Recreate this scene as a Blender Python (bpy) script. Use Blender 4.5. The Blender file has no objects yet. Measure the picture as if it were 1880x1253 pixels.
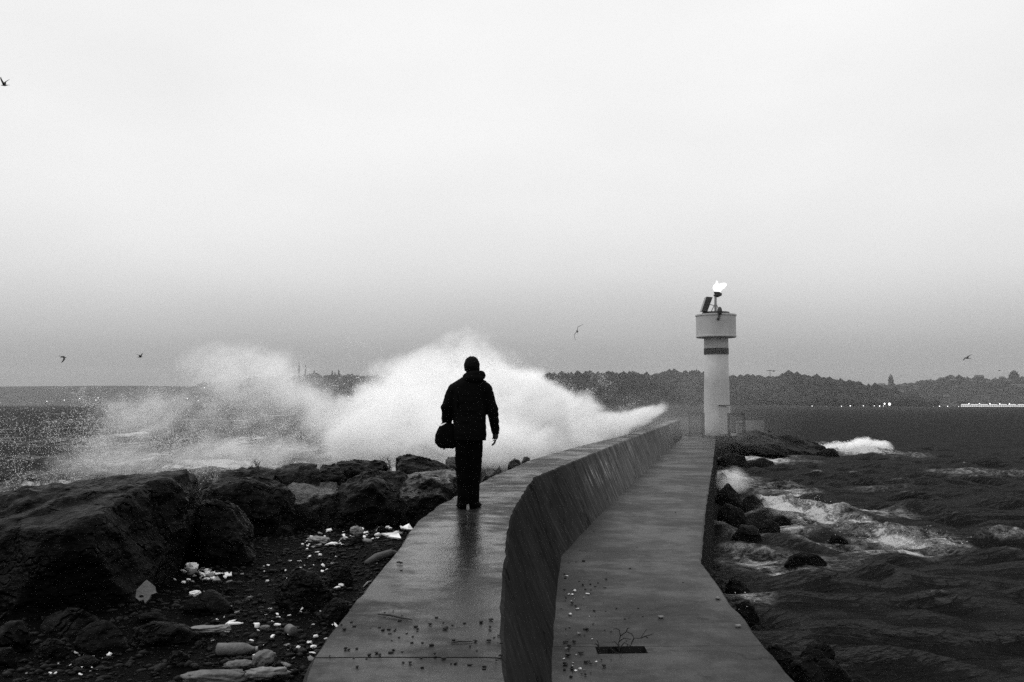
import bpy, bmesh, math, random
import numpy as np
from mathutils import Vector, Matrix

random.seed(7)
rng = np.random.default_rng(7)
SC = bpy.context.scene
COL = SC.collection
R = math.radians

# ------------------------------------------------------------------ camera
F = 1828.0                      # focal length in photo pixels (35 mm lens)
CAMZ = 4.0                      # metres above the sea
PITCH = math.atan((742 - 626.5) / F)
cam = bpy.data.cameras.new('camera')
cam.sensor_width = 36.0
cam.lens = 36.0 * F / 1880.0
cam.clip_start = 0.05
cam.clip_end = 20000
camo = bpy.data.objects.new('camera', cam)
COL.objects.link(camo)
camo.location = (0, 0, CAMZ)
camo.rotation_euler = (R(90) + PITCH, 0, 0)
SC.camera = camo


def ray(px, py):
    cx, cy = (px - 940.0) / F, (626.5 - py) / F
    s, c = math.sin(PITCH), math.cos(PITCH)
    return Vector((cx, -cy * s + c, cy * c + s))


def at_z(px, py, z):
    d = ray(px, py)
    t = (z - CAMZ) / d.z
    return Vector((d.x * t, d.y * t, z))


def at_y(px, py, Y):
    d = ray(px, py)
    t = Y / d.y
    return Vector((d.x * t, Y, CAMZ + d.z * t))


# ------------------------------------------------------------------ world
SUN_EL, SUN_AZ = R(60), R(-80)          # overcast: a broad weak sun behind the cloud, high on the left
wd = bpy.data.worlds.new('World')
SC.world = wd
wd.use_nodes = True
wt = wd.node_tree
for n in list(wt.nodes):
    wt.nodes.remove(n)
w_out = wt.nodes.new('ShaderNodeOutputWorld')
w_bg = wt.nodes.new('ShaderNodeBackground')
w_bg.inputs['Strength'].default_value = 0.1
wt.links.new(w_bg.outputs[0], w_out.inputs['Surface'])
sky = wt.nodes.new('ShaderNodeTexSky')
sky.sky_type = 'NISHITA'
sky.sun_disc = False
sky.sun_elevation = SUN_EL
sky.sun_rotation = SUN_AZ
sky.air_density = 1.0
sky.dust_density = 4.0
bw = wt.nodes.new('ShaderNodeRGBToBW')
wt.links.new(sky.outputs[0], bw.inputs[0])
tc = wt.nodes.new('ShaderNodeTexCoord')
sx = wt.nodes.new('ShaderNodeSeparateXYZ')
wt.links.new(tc.outputs['Generated'], sx.inputs[0])
cr = wt.nodes.new('ShaderNodeValToRGB')     # overcast cloud: brighter towards the zenith
cr.color_ramp.interpolation = 'B_SPLINE'
els = cr.color_ramp.elements
SKY = [(0.0, 2.7), (0.03, 3.1), (0.07, 4.8), (0.13, 8.3), (0.20, 9.3), (0.28, 9.55), (0.36, 9.7), (0.6, 10.6), (1.0, 11.0)]
while len(els) < len(SKY):
    els.new(0.5)
for e, (p, v) in zip(els, SKY):
    e.position = p
    e.color = (v / 12, v / 12, v / 12, 1)
wt.links.new(sx.outputs['Z'], cr.inputs[0])
cn = wt.nodes.new('ShaderNodeTexNoise')     # soft unevenness of the cloud deck
cn.inputs['Scale'].default_value = 2.2
cn.inputs['Detail'].default_value = 4
cmap = wt.nodes.new('ShaderNodeMapping')
cmap.inputs['Scale'].default_value = (1, 1, 2.5)
wt.links.new(tc.outputs['Generated'], cmap.inputs[0])
wt.links.new(cmap.outputs[0], cn.inputs['Vector'])
cm = wt.nodes.new('ShaderNodeMapRange')
cm.inputs['From Min'].default_value = 0.3
cm.inputs['From Max'].default_value = 0.7
cm.inputs['To Min'].default_value = 0.93 * 12
cm.inputs['To Max'].default_value = 1.05 * 12
wt.links.new(cn.outputs['Fac'], cm.inputs['Value'])
mul = wt.nodes.new('ShaderNodeVectorMath')
mul.operation = 'SCALE'
wt.links.new(cr.outputs[0], mul.inputs[0])
wt.links.new(cm.outputs[0], mul.inputs['Scale'])
mixw = wt.nodes.new('ShaderNodeMix')
mixw.data_type = 'RGBA'
mixw.inputs[0].default_value = 0.93         # cloud cover over the clear-sky model
wt.links.new(bw.outputs[0], mixw.inputs[6])
wt.links.new(mul.outputs[0], mixw.inputs[7])
wt.links.new(mixw.outputs[2], w_bg.inputs['Color'])

sun = bpy.data.lights.new('sun', 'SUN')
sun.energy = 1.5
sun.angle = R(45)
sun.color = (1, 1, 1)
suno = bpy.data.objects.new('sun', sun)
COL.objects.link(suno)
suno.rotation_euler = Vector((math.sin(SUN_AZ) * math.cos(SUN_EL), math.cos(SUN_AZ) * math.cos(SUN_EL), math.sin(SUN_EL))).to_track_quat('Z', 'Y').to_euler()

SC.view_settings.view_transform = 'Standard'
SC.view_settings.look = 'None'
SC.view_settings.exposure = 0.0
SC.view_settings.gamma = 1.0
SC.view_settings.use_curve_mapping = False
SC.cycles.use_denoising = False
SC.cycles.volume_bounces = 14
SC.cycles.max_bounces = 16
SC.cycles.diffuse_bounces = 3
SC.cycles.glossy_bounces = 3
SC.cycles.volume_step_rate = 1.0
SC.cycles.volume_max_steps = 256
SC.cycles.sample_clamp_indirect = 1.5

# ------------------------------------------------------------------ object helpers


def link(o, parent=None):
    COL.objects.link(o)
    if parent is not None:
        o.parent = parent
    return o


def tag(o, label=None, cat=None, group=None, kind=None):
    if label:
        o['label'] = label
    if cat:
        o['category'] = cat
    if group:
        o['group'] = group
    if kind:
        o['kind'] = kind
    return o


def empty(name, loc=(0, 0, 0), rz=0.0):
    o = bpy.data.objects.new(name, None)
    o.empty_display_size = 0.2
    link(o)
    o.location = loc
    o.rotation_euler = (0, 0, rz)
    return o


def mesh(verts, faces, name='m', smooth=True):
    me = bpy.data.meshes.new(name)
    me.from_pydata([tuple(v) for v in verts], [], [tuple(f) for f in faces])
    me.validate()
    me.update()
    if smooth:
        me.polygons.foreach_set('use_smooth', [True] * len(me.polygons))
    return me


def mesh_np(V, Fq, name='m', smooth=True):
    """fast mesh from a vertex array and an array of faces with one size."""
    me = bpy.data.meshes.new(name)
    V = np.asarray(V, dtype=np.float32)
    Fq = np.asarray(Fq, dtype=np.int32)
    k = Fq.shape[1]
    me.vertices.add(len(V))
    me.vertices.foreach_set('co', V.ravel())
    me.loops.add(Fq.size)
    me.loops.foreach_set('vertex_index', Fq.ravel())
    me.polygons.add(len(Fq))
    me.polygons.foreach_set('loop_start', np.arange(0, Fq.size, k, dtype=np.int32))
    me.update(calc_edges=True)
    me.validate()
    if smooth:
        me.polygons.foreach_set('use_smooth', np.ones(len(Fq), dtype=bool))
    return me


def obj(name, me, m=None, parent=None, loc=None):
    o = bpy.data.objects.new(name, me)
    if m is not None:
        ms = m if isinstance(m, (list, tuple)) else [m]
        if len(me.materials):
            me.materials.clear()
        for q in ms:
            me.materials.append(q)
    link(o, parent)
    if loc is not None:
        o.location = loc
    return o


class G:
    """collects simple solids into one mesh."""

    def __init__(self):
        self.v, self.f = [], []

    def add(self, vs, fs):
        b = len(self.v)
        self.v += [Vector(v) for v in vs]
        self.f += [tuple(i + b for i in f) for f in fs]
        return self

    def box(self, c, s, rot=None):
        c = Vector(c)
        vs = []
        for z in (-.5, .5):
            for x, y in ((-.5, -.5), (.5, -.5), (.5, .5), (-.5, .5)):
                p = Vector((x * s[0], y * s[1], z * s[2]))
                if rot is not None:
                    p = rot @ p
                vs.append(c + p)
        return self.add(vs, [(3, 2, 1, 0), (4, 5, 6, 7), (0, 1, 5, 4), (1, 2, 6, 5), (2, 3, 7, 6), (3, 0, 4, 7)])

    def loft(self, rings, cap=True):
        n = len(rings[0])
        vs = [p for r in rings for p in r]
        fs = []
        for i in range(len(rings) - 1):
            for j in range(n):
                a, b = i * n + j, i * n + (j + 1) % n
                fs.append((a, b, b + n, a + n))
        if cap:
            fs.append(tuple(reversed(range(n))))
            fs.append(tuple(range((len(rings) - 1) * n, len(rings) * n)))
        return self.add(vs, fs)

    def tube(self, pts, rad, n=8):
        pts = [Vector(p) for p in pts]
        rads = rad if isinstance(rad, (list, tuple)) else [rad] * len(pts)
        rings = []
        for i, p in enumerate(pts):
            t = (pts[min(i + 1, len(pts) - 1)] - pts[max(i - 1, 0)])
            t = t.normalized() if t.length > 1e-9 else Vector((0, 0, 1))
            up = Vector((0, 0, 1)) if abs(t.z) < 0.95 else Vector((0, 1, 0))
            a = t.cross(up).normalized()
            b = a.cross(t).normalized()
            rings.append([p + (a * math.cos(2 * math.pi * k / n) + b * math.sin(2 * math.pi * k / n)) * rads[i] for k in range(n)])
        return self.loft(rings)

    def lathe(self, prof, n=32, c=(0, 0, 0)):
        c = Vector(c)
        rings = [[c + Vector((r * math.cos(2 * math.pi * k / n), r * math.sin(2 * math.pi * k / n), z)) for k in range(n)] for r, z in prof]
        return self.loft(rings)

    def ellipsoid(self, c, r, nu=12, nv=8, rot=None):
        c = Vector(c)
        rings = []
        for i in range(nv + 1):
            t = math.pi * (i / nv)
            t = min(max(t, 0.02), math.pi - 0.02)
            ring = []
            for k in range(nu):
                a = 2 * math.pi * k / nu
                p = Vector((r[0] * math.sin(t) * math.cos(a), r[1] * math.sin(t) * math.sin(a), -r[2] * math.cos(t)))
                if rot is not None:
                    p = rot @ p
                ring.append(c + p)
            rings.append(ring)
        return self.loft(rings)

    def capsule(self, p0, r0, p1, r1, n=12):
        p0, p1 = Vector(p0), Vector(p1)
        self.tube([p0, p0.lerp(p1, .33), p0.lerp(p1, .66), p1], [r0, r0 + (r1 - r0) * .33, r0 + (r1 - r0) * .66, r1], n)
        self.ellipsoid(p0, (r0, r0, r0), n, 8)
        self.ellipsoid(p1, (r1, r1, r1), n, 8)
        return self

    def me(self, name='m', smooth=False):
        return mesh(self.v, self.f, name, smooth)


def remesh(me, vox, smooth=4, name='m'):
    o = bpy.data.objects.new('tmp', me)
    COL.objects.link(o)
    r = o.modifiers.new('r', 'REMESH')
    r.mode = 'VOXEL'
    r.voxel_size = vox
    r.adaptivity = 0
    s = o.modifiers.new('s', 'SMOOTH')
    s.factor = 0.5
    s.iterations = smooth
    dg = bpy.context.evaluated_depsgraph_get()
    out = bpy.data.meshes.new_from_object(o.evaluated_get(dg))
    bpy.data.objects.remove(o)
    out.polygons.foreach_set('use_smooth', [True] * len(out.polygons))
    return out


def get_v(me):
    V = np.empty(len(me.vertices) * 3, dtype=np.float32)
    me.vertices.foreach_get('co', V)
    return V.reshape(-1, 3).astype(np.float64)


def set_v(me, V):
    me.vertices.foreach_set('co', np.asarray(V, dtype=np.float32).ravel())
    me.update()


# ------------------------------------------------------------------ numpy noise


def vnoise(P, seed=0):
    P = np.asarray(P, dtype=np.float64)
    I = np.floor(P).astype(np.int64)
    f = P - I
    u = f * f * f * (f * (f * 6 - 15) + 10)
    out = np.zeros(len(P))
    for dx in (0, 1):
        for dy in (0, 1):
            for dz in (0, 1):
                h = (I[:, 0] + dx) * 374761393 + (I[:, 1] + dy) * 668265263 + (I[:, 2] + dz) * 2147483647 + seed * 974634
                h = (h ^ (h >> 13)) * 1274126177
                h = (h ^ (h >> 16)) & 0xFFFFFF
                w = (u[:, 0] if dx else 1 - u[:, 0]) * (u[:, 1] if dy else 1 - u[:, 1]) * (u[:, 2] if dz else 1 - u[:, 2])
                out += w * (h / float(0xFFFFFF))
    return out * 2 - 1


def fbm(P, oct=4, seed=0, gain=0.5):
    P = np.asarray(P, dtype=np.float64)
    s, a, t = np.zeros(len(P)), 1.0, 0.0
    for i in range(oct):
        s += a * vnoise(P * 2.03 ** i + 17.3 * i, seed + i)
        t += a
        a *= gain
    return s / t


def sstep(a, b, x):
    t = np.clip((x - a) / (b - a), 0, 1)
    return t * t * (3 - 2 * t)


# ------------------------------------------------------------------ materials


class NT:
    def __init__(self, name):
        self.m = bpy.data.materials.new(name)
        self.m.use_nodes = True
        self.t = self.m.node_tree
        for n in list(self.t.nodes):
            self.t.nodes.remove(n)
        self.out = self.t.nodes.new('ShaderNodeOutputMaterial')
        self.tc = self.t.nodes.new('ShaderNodeTexCoord')
        self.obj = self.tc.outputs['Object']

    def put(self, sock, v):
        if hasattr(v, 'is_output'):
            self.t.links.new(v, sock)
        elif isinstance(v, (int, float)) and sock.type == 'RGBA':
            sock.default_value = (v, v, v, 1)
        else:
            sock.default_value = v

    def n(self, typ, ins=None, **kw):
        nd = self.t.nodes.new('ShaderNode' + typ)
        for k, v in kw.items():
            setattr(nd, k, v)
        for k, v in (ins or {}).items():
            self.put(nd.inputs[k], v)
        return nd

    def math(self, op, a, b=0.0, c=None, clamp=False):
        nd = self.n('Math', {0: a, 1: b}, operation=op, use_clamp=clamp)
        if c is not None:
            self.put(nd.inputs[2], c)
        return nd.outputs[0]

    def vec(self, op, a, b=None, **kw):
        nd = self.n('VectorMath', {0: a}, operation=op)
        if b is not None:
            self.put(nd.inputs[1], b)
        return nd

    def scaled(self, sc, src=None):
        return self.n('Mapping', {'Vector': src or self.obj, 'Scale': sc}).outputs[0]

    def noise(self, scale, detail=5, rough=0.55, vec=None, dist=0.0):
        return self.n('TexNoise', {'Vector': vec or self.obj, 'Scale': scale, 'Detail': detail, 'Roughness': rough, 'Distortion': dist}).outputs['Fac']

    def rng(self, v, a, b, c=0.0, d=1.0, smooth=True):
        return self.n('MapRange', {'Value': v, 'From Min': a, 'From Max': b, 'To Min': c, 'To Max': d},
                      interpolation_type='SMOOTHSTEP' if smooth else 'LINEAR', clamp=True).outputs[0]

    def mix(self, f, a, b):
        nd = self.n('Mix', data_type='FLOAT')
        self.put(nd.inputs[0], f)
        self.put(nd.inputs[2], a)
        self.put(nd.inputs[3], b)
        return nd.outputs[0]

    def grey(self, v):
        return self.n('CombineColor', {0: v, 1: v, 2: v}).outputs[0]

    def bump(self, h, strength=0.5, dist=0.02, normal=None):
        i = {'Height': h, 'Strength': strength, 'Distance': dist}
        if normal is not None:
            i['Normal'] = normal
        return self.n('Bump', i).outputs[0]

    def bsdf(self, val, rough, normal=None, spec=0.5, ior=1.45):
        b = self.n('BsdfPrincipled', {'Base Color': self.grey(val), 'Roughness': rough, 'IOR': ior, 'Specular IOR Level': spec})
        if normal is not None:
            self.put(b.inputs['Normal'], normal)
        self.t.links.new(b.outputs[0], self.out.inputs['Surface'])
        return b


def m_plain(name, v, rough=0.7, var=0.3, scale=6.0, bump=0.3, bscale=40.0, spec=0.4, bdist=0.01):
    t = NT(name)
    n1 = t.noise(scale, 6)
    val = t.math('MULTIPLY', v, t.rng(n1, 0.25, 0.75, 1 - var, 1 + var, False))
    nm = t.bump(t.noise(bscale, 4, 0.6), bump, bdist)
    t.bsdf(val, rough, nm, spec)
    return t.m


def m_emit(name, s):
    t = NT(name)
    e = t.n('Emission', {'Color': 1.0, 'Strength': s})
    t.t.links.new(e.outputs[0], t.out.inputs['Surface'])
    return t.m


def m_rock(name, base=0.022, seed=0.0, rough=0.5, scale=1.0, spec=0.12, film=0.0):
    t = NT(name)
    oi = t.n('ObjectInfo')
    v = t.vec('ADD', t.obj, t.vec('SCALE', oi.outputs['Location']).outputs[0]).outputs[0]
    big = t.noise(1.3 * scale, 6, 0.6, v)
    fine = t.noise(14 * scale, 6, 0.65, v)
    strat = t.noise(2.0 * scale, 5, 0.6, t.scaled((1, 1, 5), v))
    val = t.math('MULTIPLY', base, t.math('MULTIPLY', t.rng(big, 0.3, 0.7, 0.5, 1.6, False), t.rng(fine, 0.3, 0.7, 0.45, 1.6, False)))
    vw = t.vec('ADD', v, t.vec('SCALE', t.n('TexNoise', {'Vector': v, 'Scale': 3.0 * scale, 'Detail': 3.0}).outputs['Color']).outputs[0]).outputs[0]
    facet = t.n('TexVoronoi', {'Vector': t.scaled((1, 1, 1.7), vw), 'Scale': 2.3 * scale}).outputs['Distance']
    crack = t.rng(t.n('TexVoronoi', {'Vector': t.scaled((1, 1, 1.5), vw), 'Scale': 1.1 * scale}, feature='DISTANCE_TO_EDGE').outputs['Distance'], 0.0, 0.045, -0.8, 0.0)
    h = t.math('ADD', t.math('MULTIPLY', fine, 0.5), t.math('ADD', t.math('MULTIPLY', t.noise(45 * scale, 4, 0.6, v), 0.25), strat))
    h = t.math('ADD', h, t.math('ADD', t.math('MULTIPLY', facet, 1.3), crack))
    nm = t.bump(h, 1.0, 0.09)
    rg = t.rng(fine, 0.35, 0.7, rough + 0.15, rough - 0.08)
    if film:                                    # rain water lying on the flat upper side
        up = t.rng(t.n('SeparateXYZ', {0: t.n('NewGeometry').outputs['Normal']}).outputs[2], 0.80, 0.95)
        spec = t.math('ADD', spec, t.math('MULTIPLY', up, film))
        rg = t.math('SUBTRACT', rg, t.math('MULTIPLY', up, 0.15))
    t.bsdf(val, rg, nm, spec)
    return t.m


def m_concrete(name, base, wet=0.5, brush=(0.5, 9.0, 3.0), face=False, puddle=None):
    t = NT(name)
    P = t.obj
    big = t.noise(0.55, 6, 0.6)
    mid = t.noise(3.2, 6, 0.62)
    fine = t.noise(38, 5, 0.7)
    lines = t.noise(2.2, 6, 0.7, t.scaled(brush))
    specks = t.n('TexVoronoi', {'Vector': P, 'Scale': 90.0}).outputs['Distance']
    k = t.math('MULTIPLY', t.rng(big, 0.3, 0.7, 0.72, 1.25, False), t.rng(mid, 0.28, 0.72, 0.7, 1.3, False))
    k = t.math('MULTIPLY', k, t.rng(lines, 0.3, 0.7, 0.9, 1.1, False))
    k = t.math('MULTIPLY', k, t.rng(fine, 0.25, 0.75, 0.45, 1.55, False))
    k = t.math('MULTIPLY', k, t.rng(specks, 0.1, 0.5, 0.85, 1.06, False))
    val = t.math('MULTIPLY', base, k)
    if face:
        sp = t.n('SeparateXYZ', {0: P})
        sheared = t.n('CombineXYZ', {0: 0.0, 1: t.math('ADD', t.math('MULTIPLY', sp.outputs[1], 2.6), t.math('MULTIPLY', sp.outputs[2], 2.0)),
                                     2: t.math('MULTIPLY', sp.outputs[2], 0.35)}).outputs[0]
        st = t.noise(1.6, 7, 0.75, sheared)
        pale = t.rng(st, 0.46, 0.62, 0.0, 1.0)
        dark = t.rng(st, 0.28, 0.46, 0.45, 1.0)
        val = t.math('MULTIPLY', val, dark)
        # scraped-off old whitewash: one worn patch and scattered scratches, plus a painted-in lightening of the far stretch
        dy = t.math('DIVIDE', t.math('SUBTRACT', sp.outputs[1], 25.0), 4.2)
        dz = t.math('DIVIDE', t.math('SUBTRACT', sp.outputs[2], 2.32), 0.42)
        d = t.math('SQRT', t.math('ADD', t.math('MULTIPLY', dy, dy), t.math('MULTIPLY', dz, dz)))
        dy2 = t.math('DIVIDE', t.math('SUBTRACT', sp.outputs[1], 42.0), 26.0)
        wide = t.rng(t.math('ABSOLUTE', dy2), 0.35, 1.05, 0.36, 0.02)  # far stretch lightened in the colour, for mist and the brighter facet
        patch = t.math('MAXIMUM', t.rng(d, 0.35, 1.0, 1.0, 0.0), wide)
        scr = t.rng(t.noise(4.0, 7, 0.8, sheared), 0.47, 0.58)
        film = t.math('MULTIPLY', wide, t.math('MULTIPLY', t.rng(st, 0.3, 0.7, 0.25, 1.6, False), 0.27))  # streaky pale tone: painted light on the far face, no coating
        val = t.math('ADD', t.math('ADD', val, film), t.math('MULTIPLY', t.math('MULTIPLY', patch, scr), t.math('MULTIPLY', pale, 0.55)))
        rg = 0.62
    else:
        pud = t.math('ADD', t.math('MULTIPLY', big, 0.6), t.math('MULTIPLY', t.noise(2.3, 6, 0.68, t.scaled((1, 1, 1))), 0.5))
        wetm = t.rng(pud, 0.47, 0.66, 0.0, wet)
        if puddle is not None:              # standing water round one spot
            dd = t.vec('LENGTH', t.vec('DIVIDE', t.vec('SUBTRACT', P, (puddle[0], puddle[1], puddle[2])).outputs[0], (0.75, 3.7, 1.0)).outputs[0]).outputs['Value']
            wetm = t.math('MAXIMUM', wetm, t.math('MULTIPLY', t.rng(t.math('ADD', dd, t.math('MULTIPLY', t.math('SUBTRACT', mid, 0.5), 1.6)), 0.3, 1.0, 1.0, 0.0), 0.74))
        val = t.math('MULTIPLY', val, t.math('SUBTRACT', 1.0, t.math('MULTIPLY', wetm, 0.35)))
        rg = t.math('SUBTRACT', 0.5, t.math('MULTIPLY', wetm, 0.39))
    stain = t.rng(t.noise(1.7, 7, 0.7, None, 0.6), 0.56, 0.66, 1.0, 0.62)
    grit = t.rng(t.n('TexVoronoi', {'Vector': P, 'Scale': 26.0}).outputs['Distance'], 0.05, 0.16, 0.45, 1.0)
    hair = t.rng(t.n('TexVoronoi', {'Vector': t.vec('ADD', P, t.vec('SCALE', t.n('TexNoise', {'Vector': P, 'Scale': 2.5, 'Detail': 5.0}).outputs['Color']).outputs[0]).outputs[0], 'Scale': 0.45}, feature='DISTANCE_TO_EDGE').outputs['Distance'], 0.0, 0.012, 0.35, 1.0)
    val = t.math('MULTIPLY', t.math('MULTIPLY', val, stain), t.math('MULTIPLY', grit, hair))
    h = t.math('ADD', t.math('MULTIPLY', fine, 0.35), t.math('ADD', t.math('MULTIPLY', lines, 0.18), t.math('MULTIPLY', mid, 0.7)))
    nm = t.bump(h, 0.42, 0.012)
    t.bsdf(val, rg, nm, 0.0 if face else t.math('ADD', 0.05, t.math('MULTIPLY', t.math('POWER', wetm, 1.5), 0.26)))
    return t.m


M_ROCK = m_rock('wet_dark_rock', 0.0024, rough=.36, spec=.045)
M_ROCK2 = m_rock('seaweed_rock', 0.003, rough=0.45, spec=.06)
M_STONE = m_rock('grey_stone', 0.0045, rough=0.4, scale=1.8, spec=0.07)
M_SLAB = m_rock('wet_pale_slab', 0.0035, rough=0.36, scale=1.8, spec=0.05, film=0.5)
M_WALLTOP = m_concrete('wall_top_concrete', 0.0115, 0.55, (0.7, 3.0, 1.0), puddle=(-0.5, 8.5, 2.8))
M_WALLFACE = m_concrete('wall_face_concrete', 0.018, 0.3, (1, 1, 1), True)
M_PATH = m_concrete('quay_concrete', 0.024, 0.3, (0.7, 3.0, 1.0))
M_QFACE = m_rock('quay_face_concrete', 0.005, rough=0.6, spec=.05)
M_BEACH = m_rock('pebble_ground', 0.0025, rough=0.55, scale=3.0, spec=.02)
M_PEB = m_plain('pebble', 0.005, 0.4, 0.8, 3.0, 0.4, 60, 0.06)
M_LITTER = m_plain('white_litter', 0.75, 0.5, 0.35, 9.0, 0.5, 30)
M_LITTER2 = m_plain('grubby_litter', 0.16, 0.6, 0.5, 12.0, 0.6, 40)
M_PALESTONE = m_plain('pale_stone', 0.085, 0.55, 0.5, 14.0, 0.8, 50)
M_WOOD = m_plain('driftwood', 0.05, 0.7, 0.5, 10, 0.6, 60)
M_PELLET = m_plain('dark_pellet', 0.008, 0.7)
M_TWIG = m_plain('dry_twig', 0.015, 0.8)
M_DARKHOLE = m_plain('drain_dirt', 0.006, 0.9)

# ------------------------------------------------------------------ rocks


def ico_dirs(sub):
    bm = bmesh.new()
    bmesh.ops.create_icosphere(bm, subdivisions=sub, radius=1.0)
    V = np.array([v.co[:] for v in bm.verts])
    Fc = np.array([[v.index for v in f.verts] for f in bm.faces])
    bm.free()
    return V / np.linalg.norm(V, axis=1)[:, None], Fc


ICO = {s: ico_dirs(s) for s in (1, 2, 3, 4, 5, 6)}


def hull_rock(pts, sub=5, p=16, amp=0.05, seed=0, freq=1.6, chip=.90):
    """a boulder: the convex hull of the points with worn edges, chips and rough skin; returns a mesh in world coordinates."""
    P = np.array([tuple(q) for q in pts], dtype=np.float64)
    bm = bmesh.new()
    for q in P:
        bm.verts.new(q)
    bmesh.ops.convex_hull(bm, input=bm.verts)
    bm.normal_update()
    lo, hi = P.min(0), P.max(0)
    c, half = (lo + hi) / 2, np.maximum((hi - lo) / 2, 1e-3)
    pl = []
    for f in bm.faces:
        nrm = np.array(f.normal[:])
        off = nrm @ (np.array(f.verts[0].co[:]) - c)
        if off < 0:
            nrm, off = -nrm, -off
        pl.append(np.append(nrm, max(off, 1e-3)))
    bm.free()
    pl = np.array(pl)
    r0 = np.random.default_rng(seed + 1000)
    D, Fc = ICO[sub]
    D = D * half
    L = np.linalg.norm(D, axis=1)
    D = D / L[:, None]
    q = np.maximum(D @ pl[:, :3].T / pl[:, 3], 0)
    r = 1.0 / (np.sum(q ** p, axis=1) ** (1.0 / p) + 1e-9)
    X = D * r[:, None]
    size = float(np.mean(half))
    # chips: a few random planes cut off corners
    for k in range(12):
        n = r0.normal(size=3)
        n /= np.linalg.norm(n)
        d = X @ n
        lim = np.quantile(d, chip + (.98 - chip) * r0.random())
        X -= np.outer(np.maximum(d - lim, 0) * 0.85, n)
    W = X + c
    Nn = X / (np.linalg.norm(X, axis=1)[:, None] + 1e-9)
    disp = fbm(W * freq / max(size, 0.05) * 0.9 + seed, 3, seed) * amp * size * 2.0
    ridg = 1 - np.abs(fbm(W * 3.1 / max(size, 0.05) + seed * 3.1, 4, seed + 5))
    disp += (ridg - 0.75) * amp * size * 1.3
    disp += fbm(W * 11 / max(size, 0.05) + seed, 3, seed + 9, 0.6) * amp * size * 0.45
    W = W + Nn * disp[:, None]
    return W, Fc


def put_rock(name, pts, label, m=None, group=None, cat='boulder', **kw):
    W, Fc = hull_rock(pts, chip=.945, **kw)
    c = W.mean(0)
    c[2] = W[:, 2].min()
    me = mesh_np(W - c, Fc, name)
    o = obj(name, me, m or M_ROCK, None, tuple(c))
    return tag(o, label, cat, group)


def rock_box(x0, x1, yt, yb, zb, label, dep=0.8, seed=0, m=None, group=None, sink=0.25, name='boulder', cat='boulder', sub=4, amp=0.07, lean=0.0, flat=0.5):
    """a boulder standing at photo pixels x0..x1, top yt, foot yb on height zb."""
    a = at_z((x0 + x1) / 2, yb, zb)
    Y = a.y
    xl, xr = at_y(x0, yb, Y).x, at_y(x1, yb, Y).x
    w = xr - xl
    zt = at_y(x0, yt, Y + w * dep * 0.4).z
    h = max(zt - zb, 0.04)
    r0 = np.random.default_rng(seed)
    pts = []
    off = (r0.random() - .5) * .5 + lean
    for n_, z0_, z1_, s0_, s1_ in ((7, -sink, -sink, .95, 1.08), (6, .15, .45, .8, 1.1), (4, .55, .85, .45, .85), (3, .85, 1.05, .08, flat * .9)):
        t0_ = r0.random() * 6.28
        for k in range(n_):
            t = t0_ + 2 * math.pi * (k + .7 * (r0.random() - .5)) / n_
            s_ = s0_ + (s1_ - s0_) * r0.random()
            z = z0_ + (z1_ - z0_) * r0.random()
            pts.append(((xl + xr) / 2 + math.cos(t) * w / 2 * s_ + off * w * .5 * max(z, 0), Y + w * dep * 0.5 + math.sin(t) * w * dep / 2 * s_, zb + h * z))
    W, Fc = hull_rock(pts, sub=sub, amp=amp, seed=seed, p=30)
    # keep the silhouette the photo shows
    W[:, 0] = xl + (W[:, 0] - W[:, 0].min()) / (np.ptp(W[:, 0])) * w
    top = W[:, 2].max()
    W[:, 2] = np.where(W[:, 2] > zb, zb + (W[:, 2] - zb) * h / (top - zb), W[:, 2])
    c = W.mean(0)
    c[2] = W[:, 2].min()
    o = obj(name, mesh_np(W - c, Fc, name), m or M_ROCK, None, tuple(c))
    return tag(o, label, cat, group)


# ------------------------------------------------------------------ wall and quay outlines (from the photo, laid on their real planes)
ZW, ZP, ZB = 2.8, 1.53, 2.3


def line(pxs, z):
    q = [at_z(a, b, z) for a, b in pxs]
    return np.array([p.y for p in q]), np.array([p.x for p in q])


YR, XR = line([(939, 1253), (927, 1205), (924, 1110), (930, 1030), (938, 952), (958, 914), (983, 876), (1150, 808), (1246, 772.5)], ZW)
YL, XL = line([(550, 1253), (570, 1207), (648, 1100), (735, 1000), (760, 960), (800, 930), (838, 909), (905, 874), (972, 845), (1060, 820), (1150, 798.5), (1222, 775)], ZW)
YBs, XBs = line([(1018, 1253), (1020, 1200), (1026, 1100), (1035, 1020), (1100, 950), (1180, 872), (1250, 806), (1256, 801)], ZP)
YQ, XQ = line([(1466, 1253), (1408, 1190), (1377, 1152), (1366, 1131), (1345, 1114), (1316, 1069), (1287, 1032), (1296, 930), (1309, 850), (1314, 801)], ZP)


def lin(Yk, Xk):
    def f(y):
        y = np.asarray(y, dtype=float)
        o = np.interp(y, Yk, Xk)
        s = (Xk[-1] - Xk[-3]) / (Yk[-1] - Yk[-3])
        return np.where(y > Yk[-1], Xk[-1] + s * (y - Yk[-1]), o)
    return f


xR, xL, xB, xQ = lin(YR, XR), lin(YL, XL), lin(YBs, XBs), lin(YQ, XQ)
YEND = 74.0


def strip(rows, caps=True):
    """rows: list of point lists of one length, joined to a solid band (ring closed)."""
    g = G()
    g.loft(rows, caps)
    return g


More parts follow.
